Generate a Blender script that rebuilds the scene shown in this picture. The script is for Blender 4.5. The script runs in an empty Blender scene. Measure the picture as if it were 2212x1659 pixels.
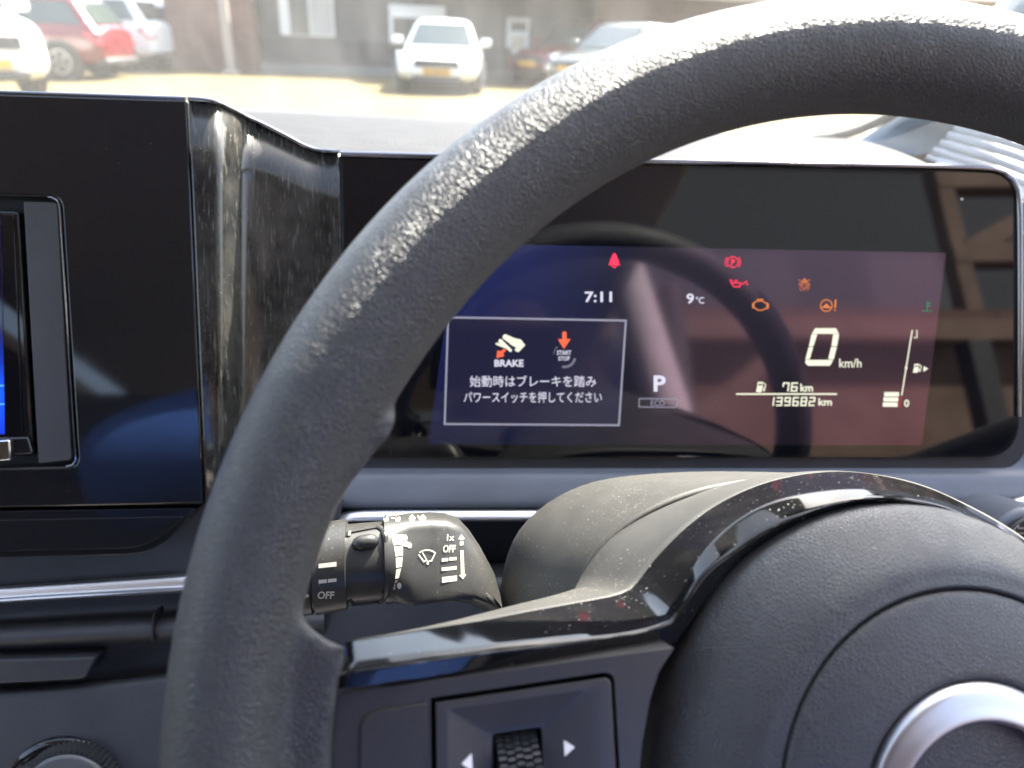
import bpy, bmesh, math, random
from mathutils import Vector, Matrix
from mathutils.bvhtree import BVHTree
R = math.radians
S = bpy.context.scene
COL = S.collection
random.seed(7)

# ------------------------------------------------------------------ camera, sky, sun, exposure
EYE = Vector((0, 0, 1.2))
FPX, CX, CY = 1597.0, 1106.0, 829.5            # the photo measured on a 2212 x 1659 grid
ax = Vector((.99619, 0, .08719))
az = Vector((.03780, .90107, -.43203))
ay = -az.cross(ax)
def c2w(v):                                     # right/up/forward of the lens -> metres in the car
    return Vector((ax.dot(v), ay.dot(v), az.dot(v))) + EYE
ay = Vector((-.07857, .43368, .89763))
right, up, fwd = [c2w(Vector(e)) - EYE for e in ((1, 0, 0), (0, 1, 0), (0, 0, 1))]
cam = bpy.data.objects.new('camera', bpy.data.cameras.new('camera')); COL.objects.link(cam)
cam.matrix_world = Matrix(((right.x, up.x, -fwd.x, EYE.x), (right.y, up.y, -fwd.y, EYE.y), (right.z, up.z, -fwd.z, EYE.z), (0, 0, 0, 1)))
cam.data.lens = 25.99; cam.data.sensor_width = 36; cam.data.clip_start = .02; cam.data.clip_end = 500
cam.data.dof.use_dof = True; cam.data.dof.focus_distance = .27; cam.data.dof.aperture_fstop = 10.5
S.camera = cam

SUN_EL, SUN_AZ = R(48), R(40.4)
sdir = Vector((math.sin(SUN_AZ) * math.cos(SUN_EL), math.cos(SUN_AZ) * math.cos(SUN_EL), math.sin(SUN_EL)))
W = bpy.data.worlds.new('World'); S.world = W; W.use_nodes = True
sky = W.node_tree.nodes.new('ShaderNodeTexSky'); sky.sky_type = 'NISHITA'; sky.sun_disc = False
sky.dust_density = 2.5; sky.sun_elevation = SUN_EL; sky.sun_rotation = SUN_AZ
bg = W.node_tree.nodes['Background']; bg.inputs['Strength'].default_value = .12
hs = W.node_tree.nodes.new('ShaderNodeHueSaturation'); hs.inputs['Saturation'].default_value = .80
W.node_tree.links.new(sky.outputs[0], hs.inputs['Color']); W.node_tree.links.new(hs.outputs[0], bg.inputs[0])
sl = bpy.data.lights.new('sun', 'SUN'); sl.energy = 4.5; sl.angle = R(.53); sl.color = (1, .93, .82)
sun = bpy.data.objects.new('sun', sl); COL.objects.link(sun); sun.rotation_euler = sdir.to_track_quat('Z', 'Y').to_euler()
S.view_settings.view_transform = 'Standard'; S.view_settings.look = 'None'; S.view_settings.gamma = 1
S.view_settings.exposure = 2.9
S.render.engine = 'CYCLES'
S.cycles.use_denoising = True
S.cycles.max_bounces = 10; S.cycles.transparent_max_bounces = 12
S.cycles.caustics_reflective = False; S.cycles.caustics_refractive = False
S.cycles.sample_clamp_indirect = 6

# ------------------------------------------------------------------ pixel -> place helpers
def cv(u, v): return Vector(((u - CX) / FPX, (CY - v) / FPX, 1.0))
class Plane:
    def __init__(s, o, n): s.o = Vector(o); s.n = Vector(n).normalized()
    def at(s, u, v, h=0.0):
        d = cv(u, v); return c2w(d * (((s.o + s.n * h).dot(s.n)) / d.dot(s.n)))
    @property
    def wn(s): return c2w(s.n) - EYE
PANEL = Plane((0, 0, .40), (.087, -.066, -.994))                 # instrument display plane
WHEEL = Plane((.10947, -.08065, .18789), (.15534, .10285, -1))   # steering wheel plane
WC = Vector((.10947, -.08065, .18789)); WN = WHEEL.n
WA = Vector((.98815, 0, .15350)); WB = Vector((-.01552, .99488, .09991))
def wpt(a, b, s=0): return c2w(WC + WA * a + WB * b + WN * s)
def deep(u, v, d): return c2w(cv(u, v) * d)
def ground(u, v, z=0.0):
    d = c2w(cv(u, v)) - EYE; return EYE + d * ((z - EYE.z) / d.z)

# ------------------------------------------------------------------ material helpers
def mat(name, col, rough=.5, metal=0, spec=.5, **kw):
    m = bpy.data.materials.new(name); m.use_nodes = True
    b = m.node_tree.nodes['Principled BSDF']
    b.inputs['Base Color'].default_value = (*col, 1); b.inputs['Roughness'].default_value = rough
    b.inputs['Metallic'].default_value = metal; b.inputs['Specular IOR Level'].default_value = spec
    for k, v in kw.items(): b.inputs[k.replace('_', ' ')].default_value = v
    return m
def N(m, t, **kw):
    n = m.node_tree.nodes.new(t)
    for k, v in kw.items():
        if k in n.inputs: n.inputs[k].default_value = v
        else: setattr(n, k, v)
    return n
def L(m, a, b): m.node_tree.links.new(a, b)
def P(m): return m.node_tree.nodes['Principled BSDF']
def coords(m): return N(m, 'ShaderNodeTexCoord').outputs['Object']
def ramp(m, src, stops):
    r = N(m, 'ShaderNodeValToRGB'); L(m, src, r.inputs[0])
    e = r.color_ramp.elements
    while len(e) < len(stops): e.new(.5)
    for el, (p, c) in zip(e, stops):
        el.position = p; el.color = (c, c, c, 1) if isinstance(c, (int, float)) else (*c, 1)
    return r.outputs[0]
def noise(m, co, scale, detail=4, rough=.55, dist=0):
    n = N(m, 'ShaderNodeTexNoise'); L(m, co, n.inputs['Vector'])
    n.inputs['Scale'].default_value = scale; n.inputs['Detail'].default_value = detail
    n.inputs['Roughness'].default_value = rough; n.inputs['Distortion'].default_value = dist
    return n.outputs['Fac']
def math_(m, op, a, b=None):
    n = N(m, 'ShaderNodeMath', operation=op)
    for i, x in enumerate((a, b)):
        if x is None: continue
        if isinstance(x, (int, float)): n.inputs[i].default_value = x
        else: L(m, x, n.inputs[i])
    return n.outputs[0]
def bump(m, h, dist=.001, strength=1.0):
    b = N(m, 'ShaderNodeBump'); b.inputs['Distance'].default_value = dist; b.inputs['Strength'].default_value = strength
    L(m, h, b.inputs['Height']); L(m, b.outputs[0], P(m).inputs['Normal'])
def mixcol(m, fac, a, b):
    n = N(m, 'ShaderNodeMix', data_type='RGBA')
    L(m, fac, n.inputs['Factor'])
    for i, x in ((6, a), (7, b)):
        if isinstance(x, tuple): n.inputs[i].default_value = (*x, 1)
        else: L(m, x, n.inputs[i])
    return n.outputs[2]

def leather(name, col, cell, depth, rough):
    m = mat(name, col, rough, spec=.5); co = coords(m)
    wn = N(m, 'ShaderNodeTexNoise'); L(m, co, wn.inputs['Vector']); wn.inputs['Scale'].default_value = .6 / cell; wn.inputs['Detail'].default_value = 3
    mp = N(m, 'ShaderNodeVectorMath', operation='MULTIPLY_ADD'); L(m, wn.outputs['Color'], mp.inputs[0])
    mp.inputs[1].default_value = (cell * 1.1,) * 3; L(m, co, mp.inputs[2])
    v = N(m, 'ShaderNodeTexVoronoi', feature='DISTANCE_TO_EDGE'); L(m, mp.outputs[0], v.inputs['Vector']); v.inputs['Scale'].default_value = 1 / cell
    crease = ramp(m, v.outputs['Distance'], [(0, 0.0), (.14, .70), (.40, 1.0)])
    f2 = noise(m, co, 2.2 / cell, 3)
    broad = noise(m, co, .12 / cell, 3)
    lo = ramp(m, broad, [(.3, .55), (.7, 1.0)])
    h = math_(m, 'ADD', math_(m, 'MULTIPLY', crease, lo), math_(m, 'MULTIPLY', f2, .22))
    bump(m, h, depth, 1)
    # worn, greasy patches change the gloss; crumbs of dust are lighter
    L(m, ramp(m, broad, [(.3, rough + .10), (.7, rough - .07)]), P(m).inputs['Roughness'])
    dn = noise(m, co, 900, 1)
    L(m, mixcol(m, ramp(m, dn, [(.80, 0.0), (.84, .5)]), col, (.35, .32, .27)), P(m).inputs['Base Color'])
    return m
def dusty(name, col, rough, dust, film=(.45, .75), film_amt=.2, specks=.55, spec=.5, speck_scale=1500, lintsel=.66, thr=.72, fine=0, scr=0):
    """plastic with a film of dust lying on it in patches and bright crumbs"""
    m = mat(name, col, rough, spec=spec); co = coords(m)
    f = ramp(m, noise(m, co, 55, 6, .65), [(film[0], 0.0), (film[1], film_amt)])
    patch = ramp(m, noise(m, co, 22, 3), [(.35, 0.0), (.65, 1.0)])
    sp = math_(m, 'MULTIPLY', ramp(m, noise(m, co, speck_scale, 1, .5), [(thr, 0.0), (thr + .035, specks)]), patch)
    lint = N(m, 'ShaderNodeTexVoronoi'); L(m, co, lint.inputs['Vector']); lint.inputs['Scale'].default_value = 260; lint.inputs['Randomness'].default_value = 1
    lf = ramp(m, lint.outputs['Distance'], [(.045, specks), (.075, 0.0)])
    sel = math_(m, 'MULTIPLY', lf, ramp(m, noise(m, co, 210, 0), [(lintsel, 0.0), (lintsel + .03, 1.0)]))
    fac = math_(m, 'MAXIMUM', math_(m, 'MAXIMUM', f, sp), sel)
    if fine: fac = math_(m, 'ADD', fac, math_(m, 'MULTIPLY', noise(m, co, 2600, 2), fine))
    if scr:
        mp = N(m, 'ShaderNodeMapping'); L(m, co, mp.inputs[0]); mp.inputs['Scale'].default_value = (1300, 160, 60); mp.inputs['Rotation'].default_value = (0, R(14), 0)
        s2 = ramp(m, noise(m, mp.outputs[0], 1, 3, .6), [(.52, 0.0), (.75, scr)])
        fac = math_(m, 'MAXIMUM', fac, s2)
    L(m, mixcol(m, fac, col, dust), P(m).inputs['Base Color'])
    L(m, ramp(m, fac, [(0, rough), (.25, min(1, rough + .35)), (1, .9)]), P(m).inputs['Roughness'])
    L(m, math_(m, 'MULTIPLY', math_(m, 'SUBTRACT', 1.0, fac), spec), P(m).inputs['Specular IOR Level'])
    return m
def grained(name, col, rough, cell=.0009, depth=.00012, spec=.5):
    m = mat(name, col, rough, spec=spec); co = coords(m)
    bump(m, noise(m, co, 1 / cell, 2), depth, 1)
    L(m, mixcol(m, ramp(m, noise(m, co, 40, 5), [(.35, 0.0), (.8, .5)]), col, tuple(c * 1.5 + .006 for c in col)), P(m).inputs['Base Color'])
    return m
def glow(name, col, e):
    return mat(name, tuple(c * .3 for c in col), .5, Emission_Color=(*col, 1), Emission_Strength=e * .56)

M = {}
M['rim'] = leather('rim leather', (.034, .034, .036), .00108, .00019, .44)
P(M['rim']).inputs['Specular IOR Level'].default_value = .65
M['pad'] = leather('airbag leather grain', (.036, .036, .038), .00110, .00012, .42)
P(M['pad']).inputs['Specular IOR Level'].default_value = .8
M['piano'] = dusty('piano black', (.010, .010, .012), .05, (.42, .40, .36), (.62, .9), .02, .25, speck_scale=1300, thr=.80, lintsel=.72)
M['piano_dusty'] = dusty('piano black under dust', (.006, .006, .007), .05, (.42, .41, .37), (.5, .8), .03, .75, speck_scale=1350, fine=.008, lintsel=.64, thr=.735)
M['piano_film'] = dusty('piano black wiped dusty', (.006, .006, .007), .10, (.42, .40, .33), (.36, .8), .12, .7, speck_scale=1500, fine=.03, scr=.26, thr=.73)
M['glass'] = mat('display glass', (.004, .004, .006), .03, spec=.5)
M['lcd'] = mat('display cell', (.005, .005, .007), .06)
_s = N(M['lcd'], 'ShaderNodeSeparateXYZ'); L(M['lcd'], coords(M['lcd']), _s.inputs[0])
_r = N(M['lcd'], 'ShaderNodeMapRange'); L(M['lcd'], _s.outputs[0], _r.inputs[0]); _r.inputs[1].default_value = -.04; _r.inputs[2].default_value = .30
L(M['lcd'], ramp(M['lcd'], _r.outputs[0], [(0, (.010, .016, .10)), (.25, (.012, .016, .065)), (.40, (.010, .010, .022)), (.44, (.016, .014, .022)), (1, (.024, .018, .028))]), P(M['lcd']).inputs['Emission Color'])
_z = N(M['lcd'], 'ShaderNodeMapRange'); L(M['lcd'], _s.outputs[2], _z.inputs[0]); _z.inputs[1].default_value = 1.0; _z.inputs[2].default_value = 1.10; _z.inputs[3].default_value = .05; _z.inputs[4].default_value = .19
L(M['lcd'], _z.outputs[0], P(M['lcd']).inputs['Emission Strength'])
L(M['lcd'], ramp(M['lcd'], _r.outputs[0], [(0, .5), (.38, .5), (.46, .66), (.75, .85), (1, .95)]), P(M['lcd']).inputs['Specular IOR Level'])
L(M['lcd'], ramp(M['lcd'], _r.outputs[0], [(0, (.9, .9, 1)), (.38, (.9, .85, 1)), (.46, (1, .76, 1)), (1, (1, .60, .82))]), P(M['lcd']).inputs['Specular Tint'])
M['dash'] = grained('blue grey dash plastic', (.125, .135, .155), .42, .0008, .00008)
M['dashtop'] = grained('soft dash top', (.045, .045, .048), .75, .0022, .0009, spec=.10)
M['dark'] = grained('dark grained plastic', (.018, .019, .022), .45)
M['lowdash'] = grained('charcoal dash plastic', (.034, .034, .038), .5)
M['cavity'] = mat('dark gap', (.004, .004, .005), .7)
M['cover'] = dusty('column cover under dust', (.020, .020, .020), .5, (.40, .365, .30), (.3, .9), .05, .8, speck_scale=1350, fine=.075, lintsel=.54, thr=.69)
M['stalk'] = dusty('stalk plastic', (.020, .020, .020), .33, (.42, .38, .30), (.40, .9), .06, .6, speck_scale=1300, fine=.04, lintsel=.60, thr=.71)
M['mark'] = mat('printed white mark', (.50, .46, .38), .5)
M['matte'] = grained('satin black switch plastic', (.034, .031, .030), .36, .0004, .00003)
M['module'] = grained('satin grey switch module', (.042, .039, .039), .38, .0004, .00003)
M['rubber'] = mat('ribbed rubber', (.035, .037, .042), .45)
M['lens_white'] = glow('lit switch arrow', (.85, .85, 1), .16)
M['silver'] = mat('satin silver', (.80, .79, .82), .34, 1)
M['chrome'] = mat('chrome', (.8, .8, .82), .06, 1)
M['edge'] = mat('dark bright edge', (.20, .20, .22), .13, 1)
M['ring'] = mat('brushed emblem ring', (.50, .49, .51), .34, 1)
M['white'] = glow('display white', (.86, .84, .96), .17)
M['cream'] = glow('display cream digits', (1, .98, .74), .20)
M['grey_px'] = glow('display grey', (.6, .58, .7), .08)
M['red_px'] = glow('display red', (1, .03, .09), .26)
M['orange_px'] = glow('display amber', (1, .28, .05), .16)
M['coral_px'] = glow('display coral', (1, .14, .05), .22)
M['green_px'] = glow('display green', (.1, .7, .25), .03)
M['blue_px'] = glow('screen blue', (.02, .10, .80), .20)
M['cyan_px'] = glow('screen cyan line', (.1, .45, 1), .25)

# ------------------------------------------------------------------ object helpers
def empty(name, loc, label=None, cat=None, group=None, kind=None, rz=0):
    o = bpy.data.objects.new(name, None); COL.objects.link(o)
    o.matrix_world = Matrix.Translation(loc) @ Matrix.Rotation(rz, 4, 'Z'); o.empty_display_size = .05
    tag(o, label, cat, group, kind); return o
def tag(o, label=None, cat=None, group=None, kind=None):
    for k, v in (('label', label), ('category', cat), ('group', group), ('kind', kind)):
        if v: o[k] = v
    return o
def build(name, verts, faces, m, parent=None, smooth=True, bevel=0, sub=0, solid=0, local=False, seg=2, angle=35, label=None):
    me = bpy.data.meshes.new(name); me.from_pydata([tuple(v) for v in verts], [], faces); me.update()
    bm = bmesh.new(); bm.from_mesh(me); bmesh.ops.recalc_face_normals(bm, faces=bm.faces); bm.to_mesh(me); bm.free()
    return link(name, me, m, parent, smooth, bevel, sub, solid, local, seg, angle, label)
def link(name, me, m, parent=None, smooth=True, bevel=0, sub=0, solid=0, local=False, seg=2, angle=35, label=None):
    o = bpy.data.objects.new(name, me); COL.objects.link(o); me.materials.append(m)
    if solid:
        s = o.modifiers.new('thickness', 'SOLIDIFY'); s.thickness = abs(solid); s.offset = -1 if solid > 0 else 1
    if bevel:
        b = o.modifiers.new('bevel', 'BEVEL'); b.width = bevel; b.segments = seg; b.limit_method = 'ANGLE'; b.angle_limit = R(angle)
    if sub:
        s = o.modifiers.new('subdivision', 'SUBSURF'); s.levels = s.render_levels = sub
    for p in me.polygons: p.use_smooth = smooth
    if smooth and not sub: me.set_sharp_from_angle(angle=R(40))
    if parent:
        o.parent = parent
        if not local: o.matrix_parent_inverse = world_of(parent).inverted()
    if label: o['label'] = label
    return o
def world_of(o):
    m = o.matrix_basis.copy()
    while o.parent: m = o.parent.matrix_basis @ o.matrix_parent_inverse @ m if False else world_of(o.parent) @ o.matrix_parent_inverse @ o.matrix_basis; return m
    return m
def orient(verts, faces, toward):
    """make an open sheet's faces look at a point"""
    out = []
    for f in faces:
        a, b, c = [Vector(verts[i]) for i in f[:3]]
        n = (b - a).cross(c - a)
        out.append(tuple(f) if n.dot(Vector(toward) - a) > 0 else tuple(reversed(f)))
    return out
def loft(rows, close=False, caps=False):
    n = len(rows[0]); V = [p for r in rows for p in r]; F = []
    for i in range(len(rows) - 1):
        for j in range(n if close else n - 1):
            k = (j + 1) % n
            F.append((i * n + j, i * n + k, (i + 1) * n + k, (i + 1) * n + j))
    if caps: F += [tuple(range(n)), tuple((len(rows) - 1) * n + j for j in reversed(range(n)))]
    return V, F
def sheet(name, rows, m, parent, sub=2, solid=0, toward=None, label=None):
    """smooth sheet lofted through rows of points, facing the lens"""
    V, F = loft(rows)
    me = bpy.data.meshes.new(name); me.from_pydata([tuple(v) for v in V], [], F); me.update()
    bm = bmesh.new(); bm.from_mesh(me); bmesh.ops.recalc_face_normals(bm, faces=bm.faces)
    bm.faces.ensure_lookup_table(); t = Vector(toward) if toward is not None else EYE
    if sum(f.normal.dot(t - f.calc_center_median()) * f.calc_area() for f in bm.faces) < 0: bmesh.ops.reverse_faces(bm, faces=bm.faces)
    bm.to_mesh(me); bm.free()
    return link(name, me, m, parent, True, 0, sub, solid, label=label)
def resample(pts, n):
    pts = [Vector(p) for p in pts]; d = [0]
    for a, b in zip(pts, pts[1:]): d.append(d[-1] + (b - a).length)
    out = []
    for i in range(n):
        t = d[-1] * i / (n - 1); k = 0
        while k < len(d) - 2 and d[k + 1] < t: k += 1
        s = 0 if d[k + 1] == d[k] else (t - d[k]) / (d[k + 1] - d[k])
        out.append(pts[k].lerp(pts[k + 1], s))
    return out
def smoothline(pts, n, it=2):
    """corner-cut a polyline (ends kept), then resample it"""
    p = [Vector(x) for x in pts]
    for _ in range(it):
        q = [p[0]]
        for a, b in zip(p, p[1:]): q += [a.lerp(b, .25), a.lerp(b, .75)]
        q.append(p[-1]); p = q
    return resample(p, n)
def rounded(pts, r, seg=6):
    """2D outline with its corners rounded; r is one number or one per corner"""
    out = []; n = len(pts)
    for i in range(n):
        p = Vector(pts[i]); a = Vector(pts[i - 1]); b = Vector(pts[(i + 1) % n])
        rr = r[i] if isinstance(r, (list, tuple)) else r
        if rr <= 0: out.append(p); continue
        da, db = (a - p), (b - p); t = min(rr, da.length * .48, db.length * .48)
        A, B = p + da.normalized() * t, p + db.normalized() * t
        for k in range(seg + 1):
            s = k / seg; out.append(A * (1 - s) ** 2 + p * 2 * s * (1 - s) + B * s * s)
    return out
def plate(name, outline, pl, h0, h1, m, parent, bevel=.0006, seg=2, label=None):
    """flat solid: pixel outline on plane pl, from height h0 up to h1 (toward the lens)"""
    n = len(outline)
    front = [pl.at(p[0], p[1], h1) for p in outline]; d = pl.wn * (h0 - h1)
    V = front + [p + d for p in front]
    F = [tuple(range(n)), tuple(reversed(range(n, 2 * n)))] + [(i, (i + 1) % n, n + (i + 1) % n, n + i) for i in range(n)]
    return build(name, V, F, m, parent, True, bevel, seg=seg, label=label)
def frame_plate(name, outer, inner, pl, h0, h1, m, parent, bevel=.0006, label=None):
    n = len(outer); d = pl.wn * (h0 - h1)
    a = [pl.at(p[0], p[1], h1) for p in outer]; b = [pl.at(p[0], p[1], h1) for p in inner]
    V = a + b + [p + d for p in a] + [p + d for p in b]; F = []
    for i in range(n):
        j = (i + 1) % n
        F += [(i, j, n + j, n + i), (2 * n + i, 2 * n + j, j, i), (n + i, n + j, 3 * n + j, 3 * n + i), (2 * n + j, 2 * n + i, 3 * n + i, 3 * n + j)]
    return build(name, V, F, m, parent, True, bevel, label=label)
def sweep(name, path, rad, m, parent, closed=False, seg=10, local=False, label=None):
    path = [Vector(p) for p in path]; n = len(path); rows = []
    prev = None
    for i, p in enumerate(path):
        a = path[i - 1] if (i or closed) else p; b = path[(i + 1) % n] if (i < n - 1 or closed) else p
        t = (b - a).normalized()
        s = prev if prev else (Vector((0, 0, 1)) if abs(t.z) < .9 else Vector((1, 0, 0)))
        u = (s - t * s.dot(t)).normalized(); prev = u; w = t.cross(u)
        r = rad[i] if isinstance(rad, (list, tuple)) else rad
        rows.append([p + (u * math.cos(k * 2 * math.pi / seg) + w * math.sin(k * 2 * math.pi / seg)) * r for k in range(seg)])
    if closed: rows.append(rows[0])
    V, F = loft(rows, True, not closed)
    return build(name, V, F, m, parent, local=local, label=label)
def blend(rows, per=4):
    out = []
    for c in zip(*rows): out.append(smoothline(c, (len(rows) - 1) * per + 1, 2))
    return list(map(list, zip(*out)))
class Box:
    def __init__(s): s.v = []; s.f = []
    def add(s, V, F):
        n = len(s.v); s.v += [Vector(v) for v in V]; s.f += [tuple(i + n for i in f) for f in F]; return s
    def box(s, x0, x1, y0, y1, z0, z1):
        V = [(x, y, z) for x in (x0, x1) for y in (y0, y1) for z in (z0, z1)]
        return s.add(V, [(0, 1, 3, 2), (4, 6, 7, 5), (0, 4, 5, 1), (2, 3, 7, 6), (0, 2, 6, 4), (1, 5, 7, 3)])
    def bar(s, a, b, w, d=None, upv=(0, 0, 1)):
        a, b = Vector(a), Vector(b); t = (b - a).normalized(); u = Vector(upv); u = (u - t * u.dot(t)).normalized(); v = t.cross(u); d = d or w
        V = [p + u * (i * w / 2) + v * (j * d / 2) for p in (a, b) for i in (-1, 1) for j in (-1, 1)]
        return s.add(V, [(0, 1, 3, 2), (4, 6, 7, 5), (0, 4, 5, 1), (2, 3, 7, 6), (0, 2, 6, 4), (1, 5, 7, 3)])
    def done(s, name, m, parent=None, **k): return build(name, s.v, s.f, m, parent, **k)

# ------------------------------------------------------------------ flat marks and lettering
def text_mesh(body, bold=0):
    c = bpy.data.curves.new('lettering', 'FONT'); c.body = body; c.offset = bold; c.resolution_u = 3
    o = bpy.data.objects.new('lettering', c); COL.objects.link(o)
    dg = bpy.context.evaluated_depsgraph_get(); me = bpy.data.meshes.new_from_object(o.evaluated_get(dg))
    bpy.data.objects.remove(o); bpy.data.curves.remove(c); return me
class Marks:
    """2D artwork in pixel units, later laid on a plane or a curved body"""
    def __init__(s): s.v = []; s.f = []
    def poly(s, pts):
        n = len(s.v); s.v += [Vector((p[0], p[1])) for p in pts]; s.f.append(tuple(range(n, n + len(pts)))); return s
    def rect(s, x0, y0, x1, y1, sk=0): return s.poly([(x0 + sk, y0), (x1 + sk, y0), (x1, y1), (x0, y1)])
    def line(s, pts, w, closed=False):
        pts = [Vector(p) for p in pts]
        prs = list(zip(pts, pts[1:])) + ([(pts[-1], pts[0])] if closed else [])
        for a, b in prs:
            t = (b - a).normalized(); q = Vector((-t.y, t.x)) * w / 2; e = t * w * .35
            s.poly([a + q - e, b + q + e, b - q + e, a - q - e])
        return s
    def disc(s, x, y, r, ry=None, n=16): return s.poly([(x + r * math.cos(i * 6.2832 / n), y + (ry or r) * math.sin(i * 6.2832 / n)) for i in range(n)])
    def arc(s, x, y, r, w, a0=0, a1=360, n=20):
        A = [R(a0 + (a1 - a0) * i / n) for i in range(n + 1)]
        for p, q in zip(A, A[1:]):
            s.poly([(x + k * math.cos(t), y + k * math.sin(t)) for k, t in ((r - w / 2, p), (r + w / 2, p), (r + w / 2, q), (r - w / 2, q))])
        return s
    def text(s, body, x0, y0, x1, y1, bold=.0, skew=0):
        me = text_mesh(body, bold); V = [v.co for v in me.vertices]
        a0, a1 = min(v.x for v in V), max(v.x for v in V); b0, b1 = min(v.y for v in V), max(v.y for v in V)
        n = len(s.v)
        for v in V:
            ty = (v.y - b0) / (b1 - b0)
            s.v.append(Vector((x0 + (x1 - x0) * (v.x - a0) / (a1 - a0) + skew * ty, y1 + (y0 - y1) * ty)))
        s.f += [tuple(i + n for i in p.vertices) for p in me.polygons]
        bpy.data.meshes.remove(me); return s
    def seg7(s, ch, x, y, w, h, t, sk=.12):
        on = {'0': 'abcdef', '1': 'bc', '2': 'abged', '3': 'abgcd', '6': 'afgedc', '7': 'fabc', '8': 'abcdefg', '9': 'abfgcd'}[ch]
        g = t * .10
        B = {'a': (g, 0, w - g, t), 'd': (g, h - t, w - g, h), 'g': (g, h / 2 - t / 2, w - g, h / 2 + t / 2),
             'f': (0, g, t, h / 2 - g), 'e': (0, h / 2 + g, t, h - g), 'b': (w - t, g, w, h / 2 - g), 'c': (w - t, h / 2 + g, w, h - g)}
        for k in on:
            x0, y0, x1, y1 = B[k]
            s.poly([(x + px + (h - py) * sk, y + py) for px, py in ((x0, y0), (x1, y0), (x1, y1), (x0, y1))])
        return s
    def lay(s, name, pl, h, m, parent, label=None):
        V = [pl.at(p.x, p.y, h) for p in s.v]
        F = orient(V, s.f, EYE)
        return build_sheet(name, V, F, m, parent, label)
    def wrap(s, name, tree, off, m, parent, label=None):
        V = []
        for p in s.v:
            d = (deep(p.x, p.y, 1) - EYE).normalized(); hit, nrm, _, _ = tree.ray_cast(EYE, d)
            if hit is None: hit, nrm = deep(p.x, p.y, .28), -d
            V.append(hit - d * off)
        return build_sheet(name, V, orient(V, s.f, EYE), m, parent, label)
def build_sheet(name, V, F, m, parent, label=None):
    me = bpy.data.meshes.new(name); me.from_pydata([tuple(v) for v in V], [], F); me.update()
    return link(name, me, m, parent, False, label=label)
def tree_of(*objs):
    dg = bpy.context.evaluated_depsgraph_get(); V, F = [], []
    for o in objs:
        e = o.evaluated_get(dg); me = e.to_mesh(); n = len(V)
        V += [o.matrix_world @ v.co for v in me.vertices]; F += [tuple(i + n for i in p.vertices) for p in me.polygons]; e.to_mesh_clear()
    return BVHTree.FromPolygons(V, F)

# ================================================================== DASHBOARD
dash = empty('dashboard', PANEL.at(900, 1100, 0), 'blue grey and gloss black car dashboard with silver trim strips, behind the steering wheel', 'dashboard')
near = [(-1200, 290), (-300, 312), (300, 322), (690, 329), (1000, 338), (1430, 347), (1800, 353), (2006, 356)]
far = [(-1200, 150), (-300, 196), (300, 228), (600, 242), (1030, 268), (1400, 287), (1690, 299), (1835, 304)]
farz = [.80, .80, .79, .78, .765, .75, .74, .73]
R0 = [PANEL.at(u, v, -.012) + Vector((0, 0, -.02)) for u, v in near]
R1 = [PANEL.at(u, v, -.009) for u, v in near]
R2 = [PANEL.at(u, v - 3, -.014) for u, v in near]
R5 = [deep(u, v - 5, d) for (u, v), d in zip(far, farz)]
R3 = [a.lerp(b, .3) + Vector((0, 0, .002)) for a, b in zip(R2, R5)]
R4 = [a.lerp(b, .75) + Vector((0, 0, .002)) for a, b in zip(R2, R5)]
R6 = [p + Vector((0, .01, -.006)) for p in R5]
R7 = [p + Vector((0, .02, -.25)) for p in R5]
sheet('upper_pad', [R0, R1, R2, R3, R4, [a.lerp(b, .04) for a, b in zip(R5, R4)], R5, R6, R7], M['dashtop'], dash, sub=2)

# glossy centre panel with the opening for the screen
hole = rounded([(-900, 1030), (167, 1007), (130, 427), (-900, 396)], [0, 22, 24, 0])
plate('centre_panel', [(-900, 171), (403, 214), (437, 979), (440, 1090), (-900, 1113)] + hole, PANEL, .010, .030, M['piano'], dash, .0014, 3)
# corner trim that steps back from the centre panel to the display
cols = [((407, 214), (444, 1092), .0298), ((440, 216), (464, 1092), .0298), ((474, 222), (486, 1092), .0285), ((492, 232), (496, 1092), .0225),
        ((510, 240), (504, 1092), .0150), ((532, 252), (516, 1092), .0085), ((575, 272), (552, 1092), .0050), ((625, 298), (592, 1092), .0020),
        ((660, 317), (625, 1092), .0002), ((684, 325), (655, 1092), -.0015), ((704, 327), (695, 1092), -.0020), ((732, 328), (744, 1092), .0002)]
rows = []
for k in range(7):
    t = k / 6
    rows.append(smoothline([PANEL.at(a[0] + (b[0] - a[0]) * t, a[1] + (b[1] - a[1]) * t, h) for a, b, h in cols], 70, 2))
sheet('corner_trim', rows, M['piano_film'], dash, 0, solid=.003)
sweep('corner_lip', [p + PANEL.wn * .0003 for p in rows[0]], .0011, M['edge'], dash)
top_line = [PANEL.at(u, 214 - (403 - u) * .0325, .0288) for u in (-900, -400, 0, 200, 402)]
sweep('panel_lip', top_line, .0012, M['edge'], dash)
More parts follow.
